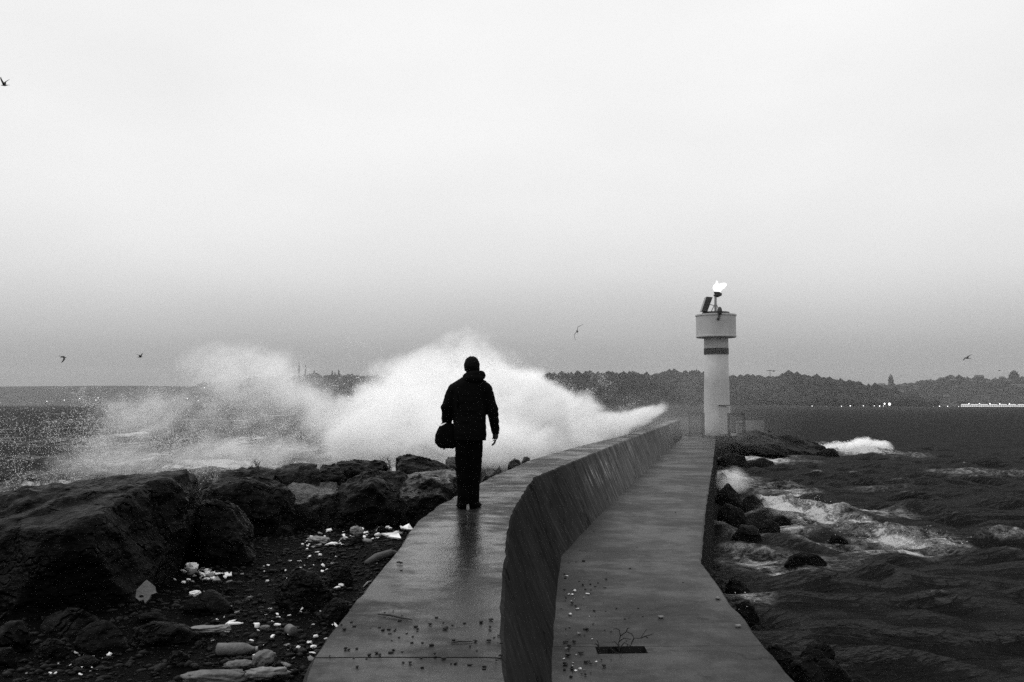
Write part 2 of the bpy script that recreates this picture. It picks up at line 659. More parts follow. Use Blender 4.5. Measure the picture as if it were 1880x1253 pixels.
wall = empty('sea_wall', (0, 0, 0))
tag(wall, 'long wet concrete breakwater wall with flat top curving towards the lighthouse', 'wall')
joints = [-2.0, at_z(740, 1207, ZW).y, at_z(900, 952, ZW).y, at_z(980, 877, ZW).y, 24.5, 33.0, 42.5, 53.0, 64.0, YEND]
for a, b in zip(joints[:-1], joints[1:]):
    ys = np.linspace(a + 0.009, b - 0.009, max(4, int((b - a) / 0.22)))
    rows = []
    for y in ys:
        l, r, bb = float(xL(y)), float(xR(y)), float(xB(y))
        if y < 4.2:
            bb = r + 0.40
        ring = [(l - 0.03, -0.4)]
        ring += [(l - 0.01, 1.9), (l, ZW - 0.03), (l + 0.025, ZW)]
        ring += [(l + (r - l) * k / 9.0, ZW) for k in range(1, 9)]
        ring += [(r - 0.022, ZW), (r, ZW - 0.022)]
        ring += [(r + (bb - r) * k / 7.0, ZW - 0.022 + (ZP - 0.08 - ZW) * k / 7.0) for k in range(1, 8)]
        ring += [(bb, -0.4)]
        rows.append([Vector((x, y, z)) for x, z in ring])
    g = strip(rows)
    me = g.me('wall_section', False)
    V = get_v(me)
    n = fbm(V * np.array([2.2, 2.2, 2.2]), 4, 3)
    n2 = fbm(V * 9.0, 3, 8)
    edge = np.exp(-((V[:, 2] - ZW) / 0.05) ** 2) * np.minimum(np.exp(-((V[:, 0] - xR(V[:, 1])) / 0.06) ** 2) + np.exp(-((V[:, 0] - xL(V[:, 1])) / 0.06) ** 2), 1)
    V[:, 2] += n * 0.006 + n2 * 0.002 - edge * np.maximum(n2, 0) * 0.025
    V[:, 0] += (fbm(V * np.array([0, 1.5, 1.5]), 3, 4)) * 0.012 + edge * n2 * 0.018
    set_v(me, V)
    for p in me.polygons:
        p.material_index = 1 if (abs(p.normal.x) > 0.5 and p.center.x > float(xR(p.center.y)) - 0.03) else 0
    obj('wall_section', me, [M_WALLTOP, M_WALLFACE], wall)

# ---- quay path
quay = empty('quay_path', (0, 0, 0))
tag(quay, 'lower concrete quay path running beside the wall to the lighthouse', 'path', kind='structure')
h0, h1 = at_z(1097, 1200, ZP), at_z(1183, 1187, ZP)
HX0, HX1, HY0, HY1 = h0.x, h1.x, h0.y, h1.y
JY = h1.y
qj = [-2.0, 5.6, JY, at_z(1150, 1031, ZP).y, 22.5, 30.0, 38.5, 47.5, 57.0, 67.0, YEND + 2.5]
for a, b in zip(qj[:-1], qj[1:]):
    hole = abs(b - JY) < 1e-6
    ys = list(np.linspace(a + 0.006, (HY0 if hole else b - 0.006), max(4, int((b - a) / 0.3))))
    if hole:
        ys += [HY1 - 0.006]
    V, Fc = [], []
    nx = 0
    for y in ys:
        l, r = float(xB(y)) - 0.12, float(xQ(y))
        if y < 8.0:
            l, r = float(xR(y)) + 0.1, r
        if hole and y > 4.0:
            x0, x1 = HX0, HX1
        else:
            x0, x1 = l + (r - l) * 0.3, l + (r - l) * 0.5
        xs = [l, (l * 2 + x0) / 3, (l + 2 * x0) / 3, x0, (x0 + x1) / 2, x1] + [x1 + (r - 0.03 - x1) * k / 5 for k in range(1, 6)]
        nx = len(xs)
        row = [(x, y, ZP) for x in xs] + [(r, y, ZP - 0.03), (r + 0.06, y, 0.9), (r + 0.2, y, -0.5)]
        V += row
    m = len(V) // len(ys)
    for i in range(len(ys) - 1):
        for j in range(m - 1):
            if hole and i == len(ys) - 2 and j in (3, 4):
                continue
            q = i * m + j
            Fc.append((q, q + 1, q + m + 1, q + m))
    # end faces down to the joint's floor
    for i, rev in ((0, False), (len(ys) - 1, True)):
        base = len(V)
        row = [V[i * m + j] for j in range(nx)]
        V += [(x, y, z - 0.3) for x, y, z in row]
        for j in range(nx - 1):
            f = (i * m + j, base + j, base + j + 1, i * m + j + 1)
            Fc.append(f if not rev else tuple(reversed(f)))
    me = mesh(V, Fc, 'path_slab', False)
    VV = get_v(me)
    top = VV[:, 2] > ZP - 0.1
    VV[:, 2] += np.where(top, fbm(VV * 1.1, 4, 21) * 0.012 + fbm(VV * 5, 3, 22) * 0.003, 0)
    e = np.abs(VV[:, 0] - xQ(VV[:, 1])) < 0.05
    VV[:, 0] += np.where(e, fbm(VV * 3.0, 3, 23) * 0.03, 0)
    set_v(me, VV)
    for p in me.polygons:
        p.material_index = 1 if abs(p.normal.x) > 0.6 and p.center.x > float(xQ(p.center.y)) - .05 and p.center.z < ZP - 0.02 else 0
    obj('path_slab', me, [M_PATH, M_QFACE], quay)
g = G()
g.add([(HX0 - .01, HY0 - .01, ZP - .02), (HX1 + .01, HY0 - .01, ZP - .02), (HX1 + .01, HY1 + .01, ZP - .02), (HX0 - .01, HY1 + .01, ZP - .02),
       (HX0 - .01, HY0 - .01, ZP - .28), (HX1 + .01, HY0 - .01, ZP - .28), (HX1 + .01, HY1 + .01, ZP - .28), (HX0 - .01, HY1 + .01, ZP - .28)],
      [(4, 5, 6, 7), (0, 4, 5, 1), (1, 5, 6, 2), (2, 6, 7, 3), (3, 7, 4, 0)])
obj('drain_slot', g.me(), M_DARKHOLE, quay)


# ------------------------------------------------------------------ beach
def beach_z(x, y):
    x, y = np.broadcast_arrays(np.asarray(x, float), np.asarray(y, float))
    P = np.stack([x.ravel(), y.ravel(), np.zeros(x.size)], 1)
    z = ZB + fbm(P * 0.7, 4, 31).reshape(x.shape) * 0.10 + fbm(P * 5.0, 3, 32).reshape(x.shape) * 0.02
    far = np.maximum(-7.2 - x, 0) * 0.42 + np.maximum(y - 17.0, 0) * 0.32
    return z - far


nu, nv = 130, 220
u = np.linspace(0, 1, nu)
v = np.linspace(-2, 32, nv)
Vv = np.zeros((nv, nu, 3))
for i, y in enumerate(v):
    xs = -17 + (float(xL(y)) + 0.06 + 17) * u ** 0.75
    Vv[i, :, 0] = xs
    Vv[i, :, 1] = y
    Vv[i, :, 2] = beach_z(xs, np.full(nu, y))
ii, jj = np.meshgrid(np.arange(nv - 1), np.arange(nu - 1), indexing='ij')
q = (ii * nu + jj).ravel()
Q = np.stack([q, q + 1, q + nu + 1, q + nu], 1)
o = obj('beach', mesh_np(Vv.reshape(-1, 3), Q, 'beach'), M_BEACH)
tag(o, 'dark pebbly ground between the boulders and the sea wall', None, kind='structure')


def on_beach(px, py, dz=0.0):
    z = ZB
    for _ in range(6):
        p = at_z(px, py, z)
        z = float(beach_z(p.x, p.y))
    return Vector((p.x, p.y, z + dz))


# ------------------------------------------------------------------ sea
def axis_grow(s0, flat, end, gr):
    a = list(np.arange(0, flat, s0))
    s = s0
    x = a[-1]
    while x < end:
        x += s
        s *= gr
        a.append(x)
    return np.array(a)


ax = axis_grow(0.27, 32, 4500, 1.042)
gx = np.concatenate([-ax[:0:-1], ax])
gy = np.concatenate([np.arange(-16, 11, 0.6), 11 + axis_grow(0.20, 45, 4550, 1.021)])
DX = np.gradient(gx)
DY = np.gradient(gy)
X, Y = np.meshgrid(gx, gy)
SP = np.maximum(np.broadcast_to(DX[None, :], X.shape), np.broadcast_to(DY[:, None], X.shape))
rw = np.random.default_rng(11)
H = np.zeros_like(X)
OX = np.zeros_like(X)
OY = np.zeros_like(X)
JAC = np.zeros_like(X)
nW = 72
for i in range(nW):
    lam = 0.75 * (46 / 0.75) ** ((i + rw.random()) / nW)
    th = R(252) + rw.normal() * 0.5            # running in towards the wall, from ahead and right
    k = 2 * math.pi / lam
    kx, ky = k * math.cos(th), k * math.sin(th)
    amp = 0.0185 * lam ** 0.75 if lam < 3 else 0.0185 * 3 ** 0.75 * (3 / lam) ** 0.55
    ph = rw.random() * 6.283
    w = sstep(2.2, 5.0, lam / SP)
    arg = kx * X + ky * Y + ph
    s, c = np.sin(arg), np.cos(arg)
    H += amp * w * c
    qn = 0.9
    OX -= qn * amp * w * kx / k * s
    OY -= qn * amp * w * ky / k * s
    JAC += qn * amp * w * k * c
H = H + np.maximum(H, 0) ** 2 * 0.35

# white water: where it breaks on the rocks and along the wall (x, y, rx, ry, angle, strength)
foam_spots = []


def foam_px(px, py, rx_px, ry_px, s, rise=0.0):
    p = at_z(px, py, 0.0)
    a = at_z(px + rx_px, py, 0.0)
    b = at_z(px, py - ry_px, 0.0)
    foam_spots.append((p.x, p.y, abs(a.x - p.x), abs(b.y - p.y), s, rise))


for t in [(1440, 938, 45, 16, 1.0, .22), (1415, 925, 30, 12, 1.0, .12), (1510, 955, 60, 12, .82, .18), (1570, 968, 60, 12, .8, .22), (1640, 990, 60, 12, .95, .32), (1690, 1002, 55, 12, .9, .34),
          (1660, 1018, 40, 9, 1.0, .2), (1740, 992, 40, 7, .7, .1), (1390, 1030, 60, 14, .72, 0), (1440, 1045, 50, 8, .9, .08), (1350, 1010, 40, 12, .55, 0), (1480, 1030, 90, 7, .6, 0),
          (1560, 828, 60, 9, 1.0, .45), (1400, 846, 70, 6, .95, 0), (1450, 838, 80, 3, .8, 0), (1350, 880, 35, 10, .95, .1), (1385, 895, 40, 9, .7, 0),
          (1365, 1112, 38, 14, .85, .05), (1440, 1162, 40, 5, .85, .03), (1430, 1180, 25, 4, .55, 0), (1390, 985, 50, 6, .7, 0), (1445, 972, 60, 6, .7, 0), (1530, 1000, 60, 4, .6, 0),
          (1800, 870, 120, 8, .4, 0), (1600, 945, 60, 8, .8, .1), (1500, 935, 40, 7, .8, .12), (1460, 905, 40, 5, .7, .05), (1620, 1020, 60, 7, .7, .1), (1780, 1010, 90, 3, .5, 0), (1870, 985, 60, 3, .6, .08), (1860, 1005, 20, 3, .6, 0), (1590, 900, 100, 5, .25, 0), (1700, 930, 100, 4, .2, 0)]:
    foam_px(*t)
for k in range(330):                                     # the torn sea left of the wall
    py = 758 + 142 * rw.random()
    px = -80 + 900 * rw.random()
    sc_ = (py - 742) / 110
    foam_px(px, py, 4 + 34 * rw.random() ** 2 * (.3 + sc_), .5 + 4.5 * rw.random() * sc_, 0.35 + 0.65 * rw.random() * (0.4 + 0.6 * min(max(px, 0) / 450, 1)), 0.15 * rw.random())
for t in [(250, 800, 35, 5, .8, .3), (230, 850, 90, 8, .8, .1), (400, 858, 120, 10, .9, .1), (540, 825, 80, 6, .8, .2), (640, 835, 90, 7, .9, .1), (740, 835, 100, 9, .95, 0), (100, 893, 90, 7, .7, 0)]:
    foam_px(*t)
FO = np.zeros_like(X)
NZ = fbm(np.stack([X.ravel() * 0.7, Y.ravel() * 0.7, 0 * X.ravel()], 1), 4, 71).reshape(X.shape)
NZ2 = fbm(np.stack([X.ravel() * 2.4, Y.ravel() * 2.4, 0 * X.ravel()], 1), 3, 72).reshape(X.shape)
for (fx, fy, rx, ry, s, rise) in foam_spots:
    sel = (np.abs(X - fx) < rx * 2.5) & (np.abs(Y - fy) < ry * 2.5 + 0.5)
    if not sel.any():
        continue
    d2 = ((X[sel] - fx) / rx) ** 2 + ((Y[sel] - fy) / ry) ** 2
    g_ = np.exp(-d2 * 0.8)
    FO[sel] = np.maximum(FO[sel], 1.2 * s * g_ * (1 + 0.35 * NZ[sel]))
    H[sel] += rise * g_ * (0.45 + 1.2 * NZ[sel] + 1.0 * NZ2[sel])
caps = sstep(0.42, 0.95, JAC) * sstep(0.02, 0.35, H) * 0.75
FO = np.clip(np.maximum(FO, caps * sstep(-0.25, 0.25, NZ)), 0, 1.2)
# calmer towards the far shore where the grid is coarse; fine water bumps take over there
SV = np.stack([(X + OX).ravel(), (Y + OY).ravel(), H.ravel()], 1)
ny_, nx_ = X.shape
ii, jj = np.meshgrid(np.arange(ny_ - 1), np.arange(nx_ - 1), indexing='ij')
q = (ii * nx_ + jj).ravel()
Q = np.stack([q, q + 1, q + nx_ + 1, q + nx_], 1)
me = mesh_np(SV, Q, 'sea')
at = me.attributes.new('foam', 'FLOAT', 'POINT')
at.data.foreach_set('value', FO.ravel().astype(np.float32))


def m_sea():
    t = NT('sea_water')
    fa = t.n('Attribute', attribute_name='foam').outputs['Fac']
    warp = t.n('TexNoise', {'Vector': t.obj, 'Scale': 0.9, 'Detail': 3.0}).outputs['Color']
    pw = t.vec('ADD', t.obj, t.vec('MULTIPLY', t.vec('SUBTRACT', warp, (0.5, 0.5, 0.5)).outputs[0], (1.4, 1.4, 0)).outputs[0]).outputs[0]
    fine = t.math('ADD', t.math('MULTIPLY', t.noise(2.6, 8, 0.72, t.scaled((0.75, 1.0, 1.0), pw)), 0.62), t.math('MULTIPLY', t.noise(9.0, 6, 0.75, t.obj), 0.38))
    lace = t.n('TexVoronoi', {'Vector': t.scaled((0.8, 1.1, 1), pw), 'Scale': 1.7}, feature='DISTANCE_TO_EDGE').outputs['Distance']
    lace2 = t.n('TexVoronoi', {'Vector': pw, 'Scale': 5.6}, feature='DISTANCE_TO_EDGE').outputs['Distance']
    net = t.math('MAXIMUM', t.rng(lace, 0.0, 0.22, 1, 0), t.math('MULTIPLY', t.rng(lace2, 0.0, 0.25, 1, 0), 0.8))
    thick = t.math('ADD', fa, t.math('MULTIPLY', t.math('SUBTRACT', fine, 0.51), 3.2))
    body = t.rng(thick, 0.45, 0.95, 0, 1)
    thin = t.math('MULTIPLY', t.math('MULTIPLY', net, t.rng(fa, 0.14, 0.5, 0, 1.0)), t.rng(fine, 0.42, 0.62, 0, 1))
    mask = t.math('MAXIMUM', body, thin)
    val = t.mix(mask, 0.003, 0.52)
    w1 = t.noise(1.1, 6, 0.62, t.scaled((0.8, 1.5, 1)))
    w2 = t.noise(5.5, 5, 0.6, t.scaled((0.8, 1.4, 1)))
    w3 = t.noise(0.16, 5, 0.6, t.scaled((0.7, 1.6, 1)))
    h = t.math('ADD', t.math('MULTIPLY', w1, 0.36), t.math('ADD', t.math('MULTIPLY', w2, 0.13), t.math('MULTIPLY', w3, 1.1)))
    h = t.math('ADD', h, t.math('MULTIPLY', mask, t.math('MULTIPLY', fine, 0.25)))
    nm = t.bump(h, 1.0, 1.0)
    fr = t.n('Fresnel', {'IOR': 1.33, 'Normal': nm}).outputs[0]
    fr = t.math('MINIMUM', t.math('MULTIPLY', fr, 0.27), 0.075)           # a rough sea never mirrors fully at grazing angles
    fr = t.math('MULTIPLY', fr, t.math('SUBTRACT', 1.0, mask))
    df = t.n('BsdfDiffuse', {'Color': t.grey(val), 'Normal': nm})
    gl = t.n('BsdfGlossy', {'Color': 1.0, 'Roughness': 0.14, 'Normal': nm})
    mx = t.n('MixShader', {0: fr})
    t.t.links.new(df.outputs[0], mx.inputs[1]); t.t.links.new(gl.outputs[0], mx.inputs[2])
    t.t.links.new(mx.outputs[0], t.out.inputs['Surface'])
    return t.m


o = obj('sea', me, m_sea())
tag(o, 'rough dark sea with torn white foam on both sides of the breakwater', None, kind='structure')

# ------------------------------------------------------------------ far shore
M_HILL = m_plain('far_hillside', 0.02, 0.95, 0.5, 0.02, 0.5, 0.1, 0.1, 1.0)
M_WOODS = m_plain('far_foliage', 0.02, 0.95, 0.6, 0.08, 0.5, 0.5, 0.1, 0.5)
M_FARSTONE = m_plain('far_masonry', 0.03, 0.9, 0.3, 0.1, 0.2, 0.3, 0.1, 0.2)
M_FARROOF = m_plain('far_roof', 0.07, 0.9, 0.3, 0.1, 0.2, 0.3, 0.1, 0.2)
M_LAMP = m_emit('shore_light', 3.0)
M_LAMP2 = m_emit('shore_light_faint', 1.6)


def ridge(name, crest, Y0, depth, label, seed, rough=2.0):
    px = np.arange(crest[0][0], crest[-1][0] + 1, 3.0)
    py = np.interp(px, [c[0] for c in crest], [c[1] for c in crest])
    n, mrow = len(px), 9
    V = np.zeros((mrow, n, 3))
    for j in range(mrow):
        t = j / (mrow - 1)
        Yr = Y0 + depth * t * 2
        prof = math.sin(min(t * 2, 1.0) * math.pi / 2) if t <= 0.5 else math.cos((t - 0.5) * math.pi)
        for i in range(n):
            c = at_y(px[i], py[i], Y0 + depth)
            xx = c.x
            V[j, i] = (xx, Yr, -2 + (c.z + 2) * prof)
    nz = fbm(V.reshape(-1, 3) * np.array([0.02, 0.01, 0.0]), 4, seed).reshape(mrow, n)
    V[1:-1, :, 2] += nz[1:-1] * rough
    ii, jj = np.meshgrid(np.arange(mrow - 1), np.arange(n - 1), indexing='ij')
    q = (ii * n + jj).ravel()
    o = obj(name, mesh_np(V.reshape(-1, 3), np.stack([q, q + 1, q + n + 1, q + n], 1), name), M_HILL)
    tag(o, label, None, kind='structure')
    return V


def woods(name, V, count, r0, r1, label, seed, jlo=1, jhi=4, xlim=None):
    rr = np.random.default_rng(seed)
    D, Fc = ICO[1]
    vs, fs = [], []
    mrow, n, _ = V.shape
    for k in range(count):
        j = jlo + rr.random() * (jhi - jlo)
        i = rr.random() * (n - 2)
        a = V[int(j), int(i)] * (1 - (j % 1)) + V[min(int(j) + 1, mrow - 1), int(i)] * (j % 1)
        if xlim and not (xlim[0] < a[0] < xlim[1]):
            continue
        r = (r0 + (r1 - r0) * rr.random() ** 3) * (1 + .5 * float(vnoise(np.array([[a[0] / 45.0, seed * .7, 0.3]]))[0]))
        P = D * np.array([r * (0.8 + 0.5 * rr.random()), r, r * (0.7 + 0.6 * rr.random())]) * (0.75 + 0.5 * rr.random((len(D), 1)))
        fs.append(Fc + len(vs) * len(D))
        vs.append(P + a + np.array([0, 0, r * 0.35 + 2.2 * float(vnoise(np.array([[a[0] / 28.0, seed, .7]]))[0])]))
    o = obj(name, mesh_np(np.concatenate(vs), np.concatenate(fs), name, False), M_WOODS)
    return tag(o, label, None, kind='stuff')


Vh = ridge('headland', [(930, 712), (985, 700), (1000, 697), (1050, 699), (1150, 695), (1250, 694), (1300, 696), (1350, 700), (1372, 697), (1400, 701), (1450, 699), (1470, 702), (1510, 703), (1560, 711), (1590, 722), (1630, 737), (1660, 746)],
           1450, 160, 'dark wooded headland across the water behind the lighthouse', 41)
woods('headland_wood', Vh, 5200, 2.2, 9.0, 'dense dark wood covering the headland behind the lighthouse', 42, 0.3, 4.1)
Vr = ridge('city_hill', [(1540, 722), (1580, 715), (1620, 713), (1680, 706), (1740, 698), (1780, 699), (1830, 700), (1880, 697), (1980, 690), (2150, 700)],
           2300, 300, 'pale hazy hillside crowded with buildings beyond the water', 43)
woods('city_hill_trees', Vr, 2600, 4, 8, 'hazy trees scattered over the far city hillside', 44, 0.2, 4.1)
Vl = ridge('mosque_hill', [(340, 722), (380, 712), (430, 702), (490, 695), (560, 693), (640, 693), (720, 695), (830, 694), (930, 694), (1060, 700), (1180, 712)],
           3000, 420, 'faint hazy hill carrying the minarets behind the breaking spray', 45)
woods('mosque_hill_trees', Vl, 2000, 5, 10, 'faint hazy trees on the hill below the minarets', 46, 1.0, 4.1)
Vf = ridge('low_coast', [(-420, 712), (-200, 710), (0, 710), (200, 708.5), (330, 709), (400, 713), (520, 722)],
           3700, 350, 'very faint low coast along the hazy horizon', 47, 1.0)

# minarets, domes, towers
def minaret(parent, x, y, z0, h, r=1.7):
    g = G()
    g.lathe([(r * 1.5, 0), (r * 1.5, h * .15), (r, h * .18), (r, h * .52), (r * 1.7, h * .54), (r * 1.7, h * .56), (r * .9, h * .57), (r * .9, h * .72), (r * 1.5, h * .735), (r * 1.5, h * .75), (r * .8, h * .76), (r * .75, h * .84), (0.05, h)], 10, (x, y, z0))
    obj('minaret', g.me(), M_FARSTONE, parent)


def mosque(px0, Yq, spec, dome, label):
    c = at_y(px0, 692, Yq)
    root = empty('mosque', (c.x, c.y, c.z - 6))
    tag(root, label, 'mosque')
    for (dpx, w, hgt) in dome:
        p = at_y(dpx, 692, Yq)
        x = p.x - c.x
        g = G()
        g.lathe([(w * 1.25, 0), (w * 1.2, hgt * .4 + 4.5), (w, hgt * .4 + 5), (w * .92, hgt * .62 + 5), (w * .7, hgt * .82 + 5), (w * .38, hgt * .95 + 5), (0.1, hgt + 5)], 16, (x, 0, 0))
        obj('dome', g.me(), M_FARSTONE, root)
    for (mpx, top, dy) in spec:
        p = at_y(mpx, top, Yq + dy)
        minaret(root, p.x - c.x, dy, 0, p.z - (c.z - 6), 2.8)
    return root


mosque(572, 3420, [(549, 664, 40), (561, 668, 0), (577, 679, 60)], [(572, 11, 12), (586, 8, 8), (597, 6, 6)], 'largest hazy mosque with three tall thin minarets on the far hill')
mosque(617, 3430, [(610, 680, 20), (615, 683, 0), (622, 678, 50)], [(618, 9, 9), (632, 6, 6)], 'smaller hazy mosque with short minarets, inland of the larger one')
p = at_y(906, 664, 3350)
b = at_y(906, 700, 3350)
g = G()
g.lathe([(2.6, 0), (1.8, 12), (1.2, (p.z - b.z) * .7), (.5, p.z - b.z)], 8)
mo = obj('mast', g.me(), M_FARSTONE, None, (b.x, b.y, b.z))
tag(mo, 'thin hazy mast on the far hill beside the man\'s head', 'mast')
p = at_y(1279, 677, 1640)
b = at_y(1279, 706, 1640)
tw = empty('spire_tower', (b.x, b.y, b.z))
tag(tw, 'small pointed tower rising from the wood beside the lighthouse shaft', 'tower')
hh = p.z - b.z
g = G(); g.box((0, 0, hh * .25), (7, 7, hh * .5)); obj('wall', g.me(), M_FARSTONE, tw)
g = G(); g.lathe([(4.4, hh * .5), (2.6, hh * .7), (.1, hh)], 8); obj('roof', g.me(), M_FARROOF, tw)

p = at_y(1636, 686, 2610)
b = at_y(1636, 716, 2610)
hh = p.z - b.z
tw = empty('round_tower', (b.x, b.y, b.z))
tag(tw, 'round stone tower with conical top standing alone over the far city', 'tower')
k = 2610 / F
g = G(); g.lathe([(5.0 * k, 0), (4.8 * k, hh * .55), (5.2 * k, hh * .57), (5.2 * k, hh * .62), (4.0 * k, hh * .63), (3.9 * k, hh * .74)], 20); obj('wall', g.me(), M_FARSTONE, tw)
g = G(); g.lathe([(4.3 * k, hh * .74), (2.0 * k, hh * .88), (.9 * k, hh * .93), (.15 * k, hh)], 20); obj('roof', g.me(), M_FARROOF, tw)
p = at_y(1862, 680, 2600)
b = at_y(1862, 706, 2600)
hh = p.z - b.z
tw = empty('tower_block', (b.x, b.y, b.z))
tag(tw, 'tall hazy block with stepped rounded top on the far city skyline', 'building')
g = G(); g.box((0, 0, hh * .35), (14 * k, 12 * k, hh * .7)); g.box((0, 0, hh * .78), (10 * k, 9 * k, hh * .16)); obj('wall', g.me(), M_FARSTONE, tw)
g = G(); g.lathe([(4.6 * k, hh * .86), (3.6 * k, hh * .94), (.4 * k, hh)], 12); obj('roof', g.me(), M_FARROOF, tw)
p = at_y(1414, 680, 1630)
b = at_y(1414, 704, 1630)
g = G(); g.tube([(0, 0, 0), (0, 0, p.z - b.z)], .45, 6); g.tube([(-6, 0, p.z - b.z - .5), (9, 0, p.z - b.z - 1)], .5, 6); g.box((6, 0, p.z - b.z - 1.5), (3, 1, 1.6))
tag(obj('crane', g.me(), M_FARSTONE, None, (b.x, b.y, b.z)), 'thin crane arm rising above the headland trees', 'crane')

# far houses on the city hill
hp, hr = None, None
rh = np.random.default_rng(5)
mrow, nn, _ = Vr.shape
for k in range(44):
    i = int(12 + rh.random() * (nn - 90))
    j = 0.4 + rh.random() * 3.3
    a = Vr[int(j), i] * (1 - j % 1) + Vr[int(j) + 1, i] * (j % 1)
    root = empty('hillside_house', (a[0], a[1], a[2] - 2), rh.random() * 0.6 - 0.3)
    tag(root, 'pale hazy building among trees on the far city hillside', 'house', 'buildings on the far city hillside')
    if hp is None:
        g = G(); g.box((0, 0, 6), (16, 12, 12)); hp = g.me()
        g = G(); g.add([(-8.6, -6.6, 12), (8.6, -6.6, 12), (8.6, 6.6, 12), (-8.6, 6.6, 12), (-8.6, 0, 16), (8.6, 0, 16)], [(0, 1, 5, 4), (2, 3, 4, 5), (0, 4, 3), (1, 2, 5), (3, 2, 1, 0)]); hr = g.me()
        hp.materials.append(M_FARSTONE); hr.materials.append(M_FARROOF)
    s = 0.5 + rh.random() * 0.5
    root.scale = (s, s, s * (0.8 + rh.random() * 0.9))
    obj('wall', hp, M_FARSTONE, root)
    obj('roof', hr, M_FARROOF, root)

# shore lamps
lamp_pole = G().tube([(0, 0, 0), (0, 0, 5)], 0.18, 6).me()
lamp_head = G().ellipsoid((0, 0, 5.4), (0.75, 0.75, 0.75), 8, 6).me()


def shore_lamp(px, py, Yq, s, faint, label, group=None):
    p = at_y(px, py, Yq)
    root = empty('shore_lamp', (p.x, p.y, p.z - 5.4 * s))
    root.scale = (s, s, s)
    tag(root, label, 'lamp', group)
    obj('pole', lamp_pole, M_FARSTONE, root)
    h = obj('lamp_head', lamp_head.copy() if faint else lamp_head, M_LAMP2 if faint else M_LAMP, root)


for px, s in ((1491, 1.1), (1518, .6), (1545, 1.0), (1561, 1.2), (1585, .9), (1605, 1.2), (1615, 1.1), (1622, .9), (1725, .9), (1740, 1.1), (1760, 1.0), (1714, .6)):
    shore_lamp(px, 745.4 + random.random() * 1.4, 1435, s * (.55 + .5 * random.random()), s < .8, 'small lit lamp in the row along the far waterline', 'lamps along the far waterline')
shore_lamp(1633, 742.4, 1432, 2.5, False, 'largest bright lamp glowing at the end of the far wooded shore')
shore_lamp(1624, 741.6, 1432, 1.5, False, 'lamp beside the largest bright lamp, slightly above the shoreline row')
for px, py in ((86, 737), (118, 735), (146, 732), (176, 735), (180, 731), (320, 735), (344, 732), (364, 736), (375, 712), (545, 733), (640, 729)):
    shore_lamp(px, py, 2950, 1.5, False, 'tiny light on the faint far coast beyond the spray', 'lights on the faint far coast')

# lit waterfront hall
pl, pr = at_y(1764, 748.2, 1430), at_y(1905, 748.2, 1430)
hall = empty('waterfront_hall', (pl.x, 1430, -0.5))
tag(hall, 'long low waterfront hall with two bright rows of lit windows', 'building')
Lh = pr.x - pl.x
zt = at_y(1764, 740.8, 1430).z + .5
g = G(); g.box((Lh / 2, 6, zt / 2), (Lh, 11, zt)); obj('wall', g.me(), M_FARROOF, hall)
g = G(); g.box((Lh / 2, 6, zt + .15), (Lh + 2, 13, .3)); obj('roof', g.me(), M_FARROOF, hall)
g = G(); g.box((7, 6, zt + 1.7), (13, 8, 2.8)); obj('roof_cabin', g.me(), M_FARSTONE, hall)
za, zb2 = at_y(1800, 745.9, 1430).z + .5, at_y(1800, 743.0, 1430).z + .5
wl = G().box((0, 0, 0), (1.9, .2, .95)).me(); wl.materials.append(m_emit('lit_window', 1.7))
wu = G().box((0, 0, 0), (11.5, .2, .8)).me(); wu.materials.append(m_emit('lit_window_upper', 1.2))
k = 1.4
while k < Lh - 1:
    o = bpy.data.objects.new('window', wl); link(o, hall); o.location = (k, .38, za); k += 2.6
k = 6.5
while k < Lh * .82:
    o = bpy.data.objects.new('upper_window', wu); link(o, hall); o.location = (k, .38, zb2); k += 13.5
hl = G().ellipsoid((0, 0, 0), (.7, .7, .7), 8, 6).me(); hl.materials.append(M_LAMP)
for k in (12, 27, 42, 56, 70):
    o = bpy.data.objects.new('roof_lamp', hl); link(o, hall); o.location = (k, .2, zb2 + 1.1)

# ------------------------------------------------------------------ lighthouse
LY = 79.0
M_WHITE = m_plain('white_paint', 0.36, 0.6, 0.14, 1.2, 0.25, 12)
M_OFFW = m_plain('weathered_white_paint', 0.30, 0.65, 0.2, 1.0, 0.3, 10)
M_BLACKP = m_plain('black_band_paint', 0.006, 0.6)
M_PARA = m_plain('parapet_concrete', 0.13, 0.7, 0.3, 2.0, 0.4, 20)
M_IRON = m_plain('dark_iron', 0.03, 0.5)
M_PANEL = m_plain('solar_glass', 0.03, 0.25, 0.1)
cx = at_y(1317, 800, LY).x
zb_ = ZP - .05
mp = LY / F


def lz(py):
    return at_y(1317, py, LY).z


lh = empty('lighthouse', (cx, LY, zb_))
tag(lh, 'white round lighthouse with black band and wide gallery at the end of the quay', 'lighthouse')
Z = lambda py: lz(py) - zb_
g = G(); g.lathe([(24.5 * mp, -1.2), (24.3 * mp, Z(780)), (22.6 * mp, Z(700)), (21.6 * mp, Z(651.5))], 48); obj('shaft', g.me('m', True), M_WHITE, lh)
g = G(); g.lathe([(22.6 * mp, Z(651)), (22.6 * mp, Z(640.5))], 48); obj('band', g.me('m', False), M_BLACKP, lh)
g = G(); g.lathe([(22.0 * mp, Z(640)), (22.0 * mp, Z(621))], 48); obj('collar', g.me('m', False), M_OFFW, lh)
g = G(); g.lathe([(35.5 * mp, Z(620.5)), (36.6 * mp, Z(619.5)), (36.6 * mp, Z(617)), (36.2 * mp, Z(616.5)), (36.2 * mp, Z(582)), (37.4 * mp, Z(581)), (37.4 * mp, Z(578.5)), (35 * mp, Z(578))], 48); obj('gallery', g.me('m', False), M_WHITE, lh)
g = G(); g.lathe([(25 * mp, Z(578.3)), (25 * mp, Z(574.5)), (24 * mp, Z(573.6))], 32); obj('deck_plate', g.me(), M_IRON, lh)
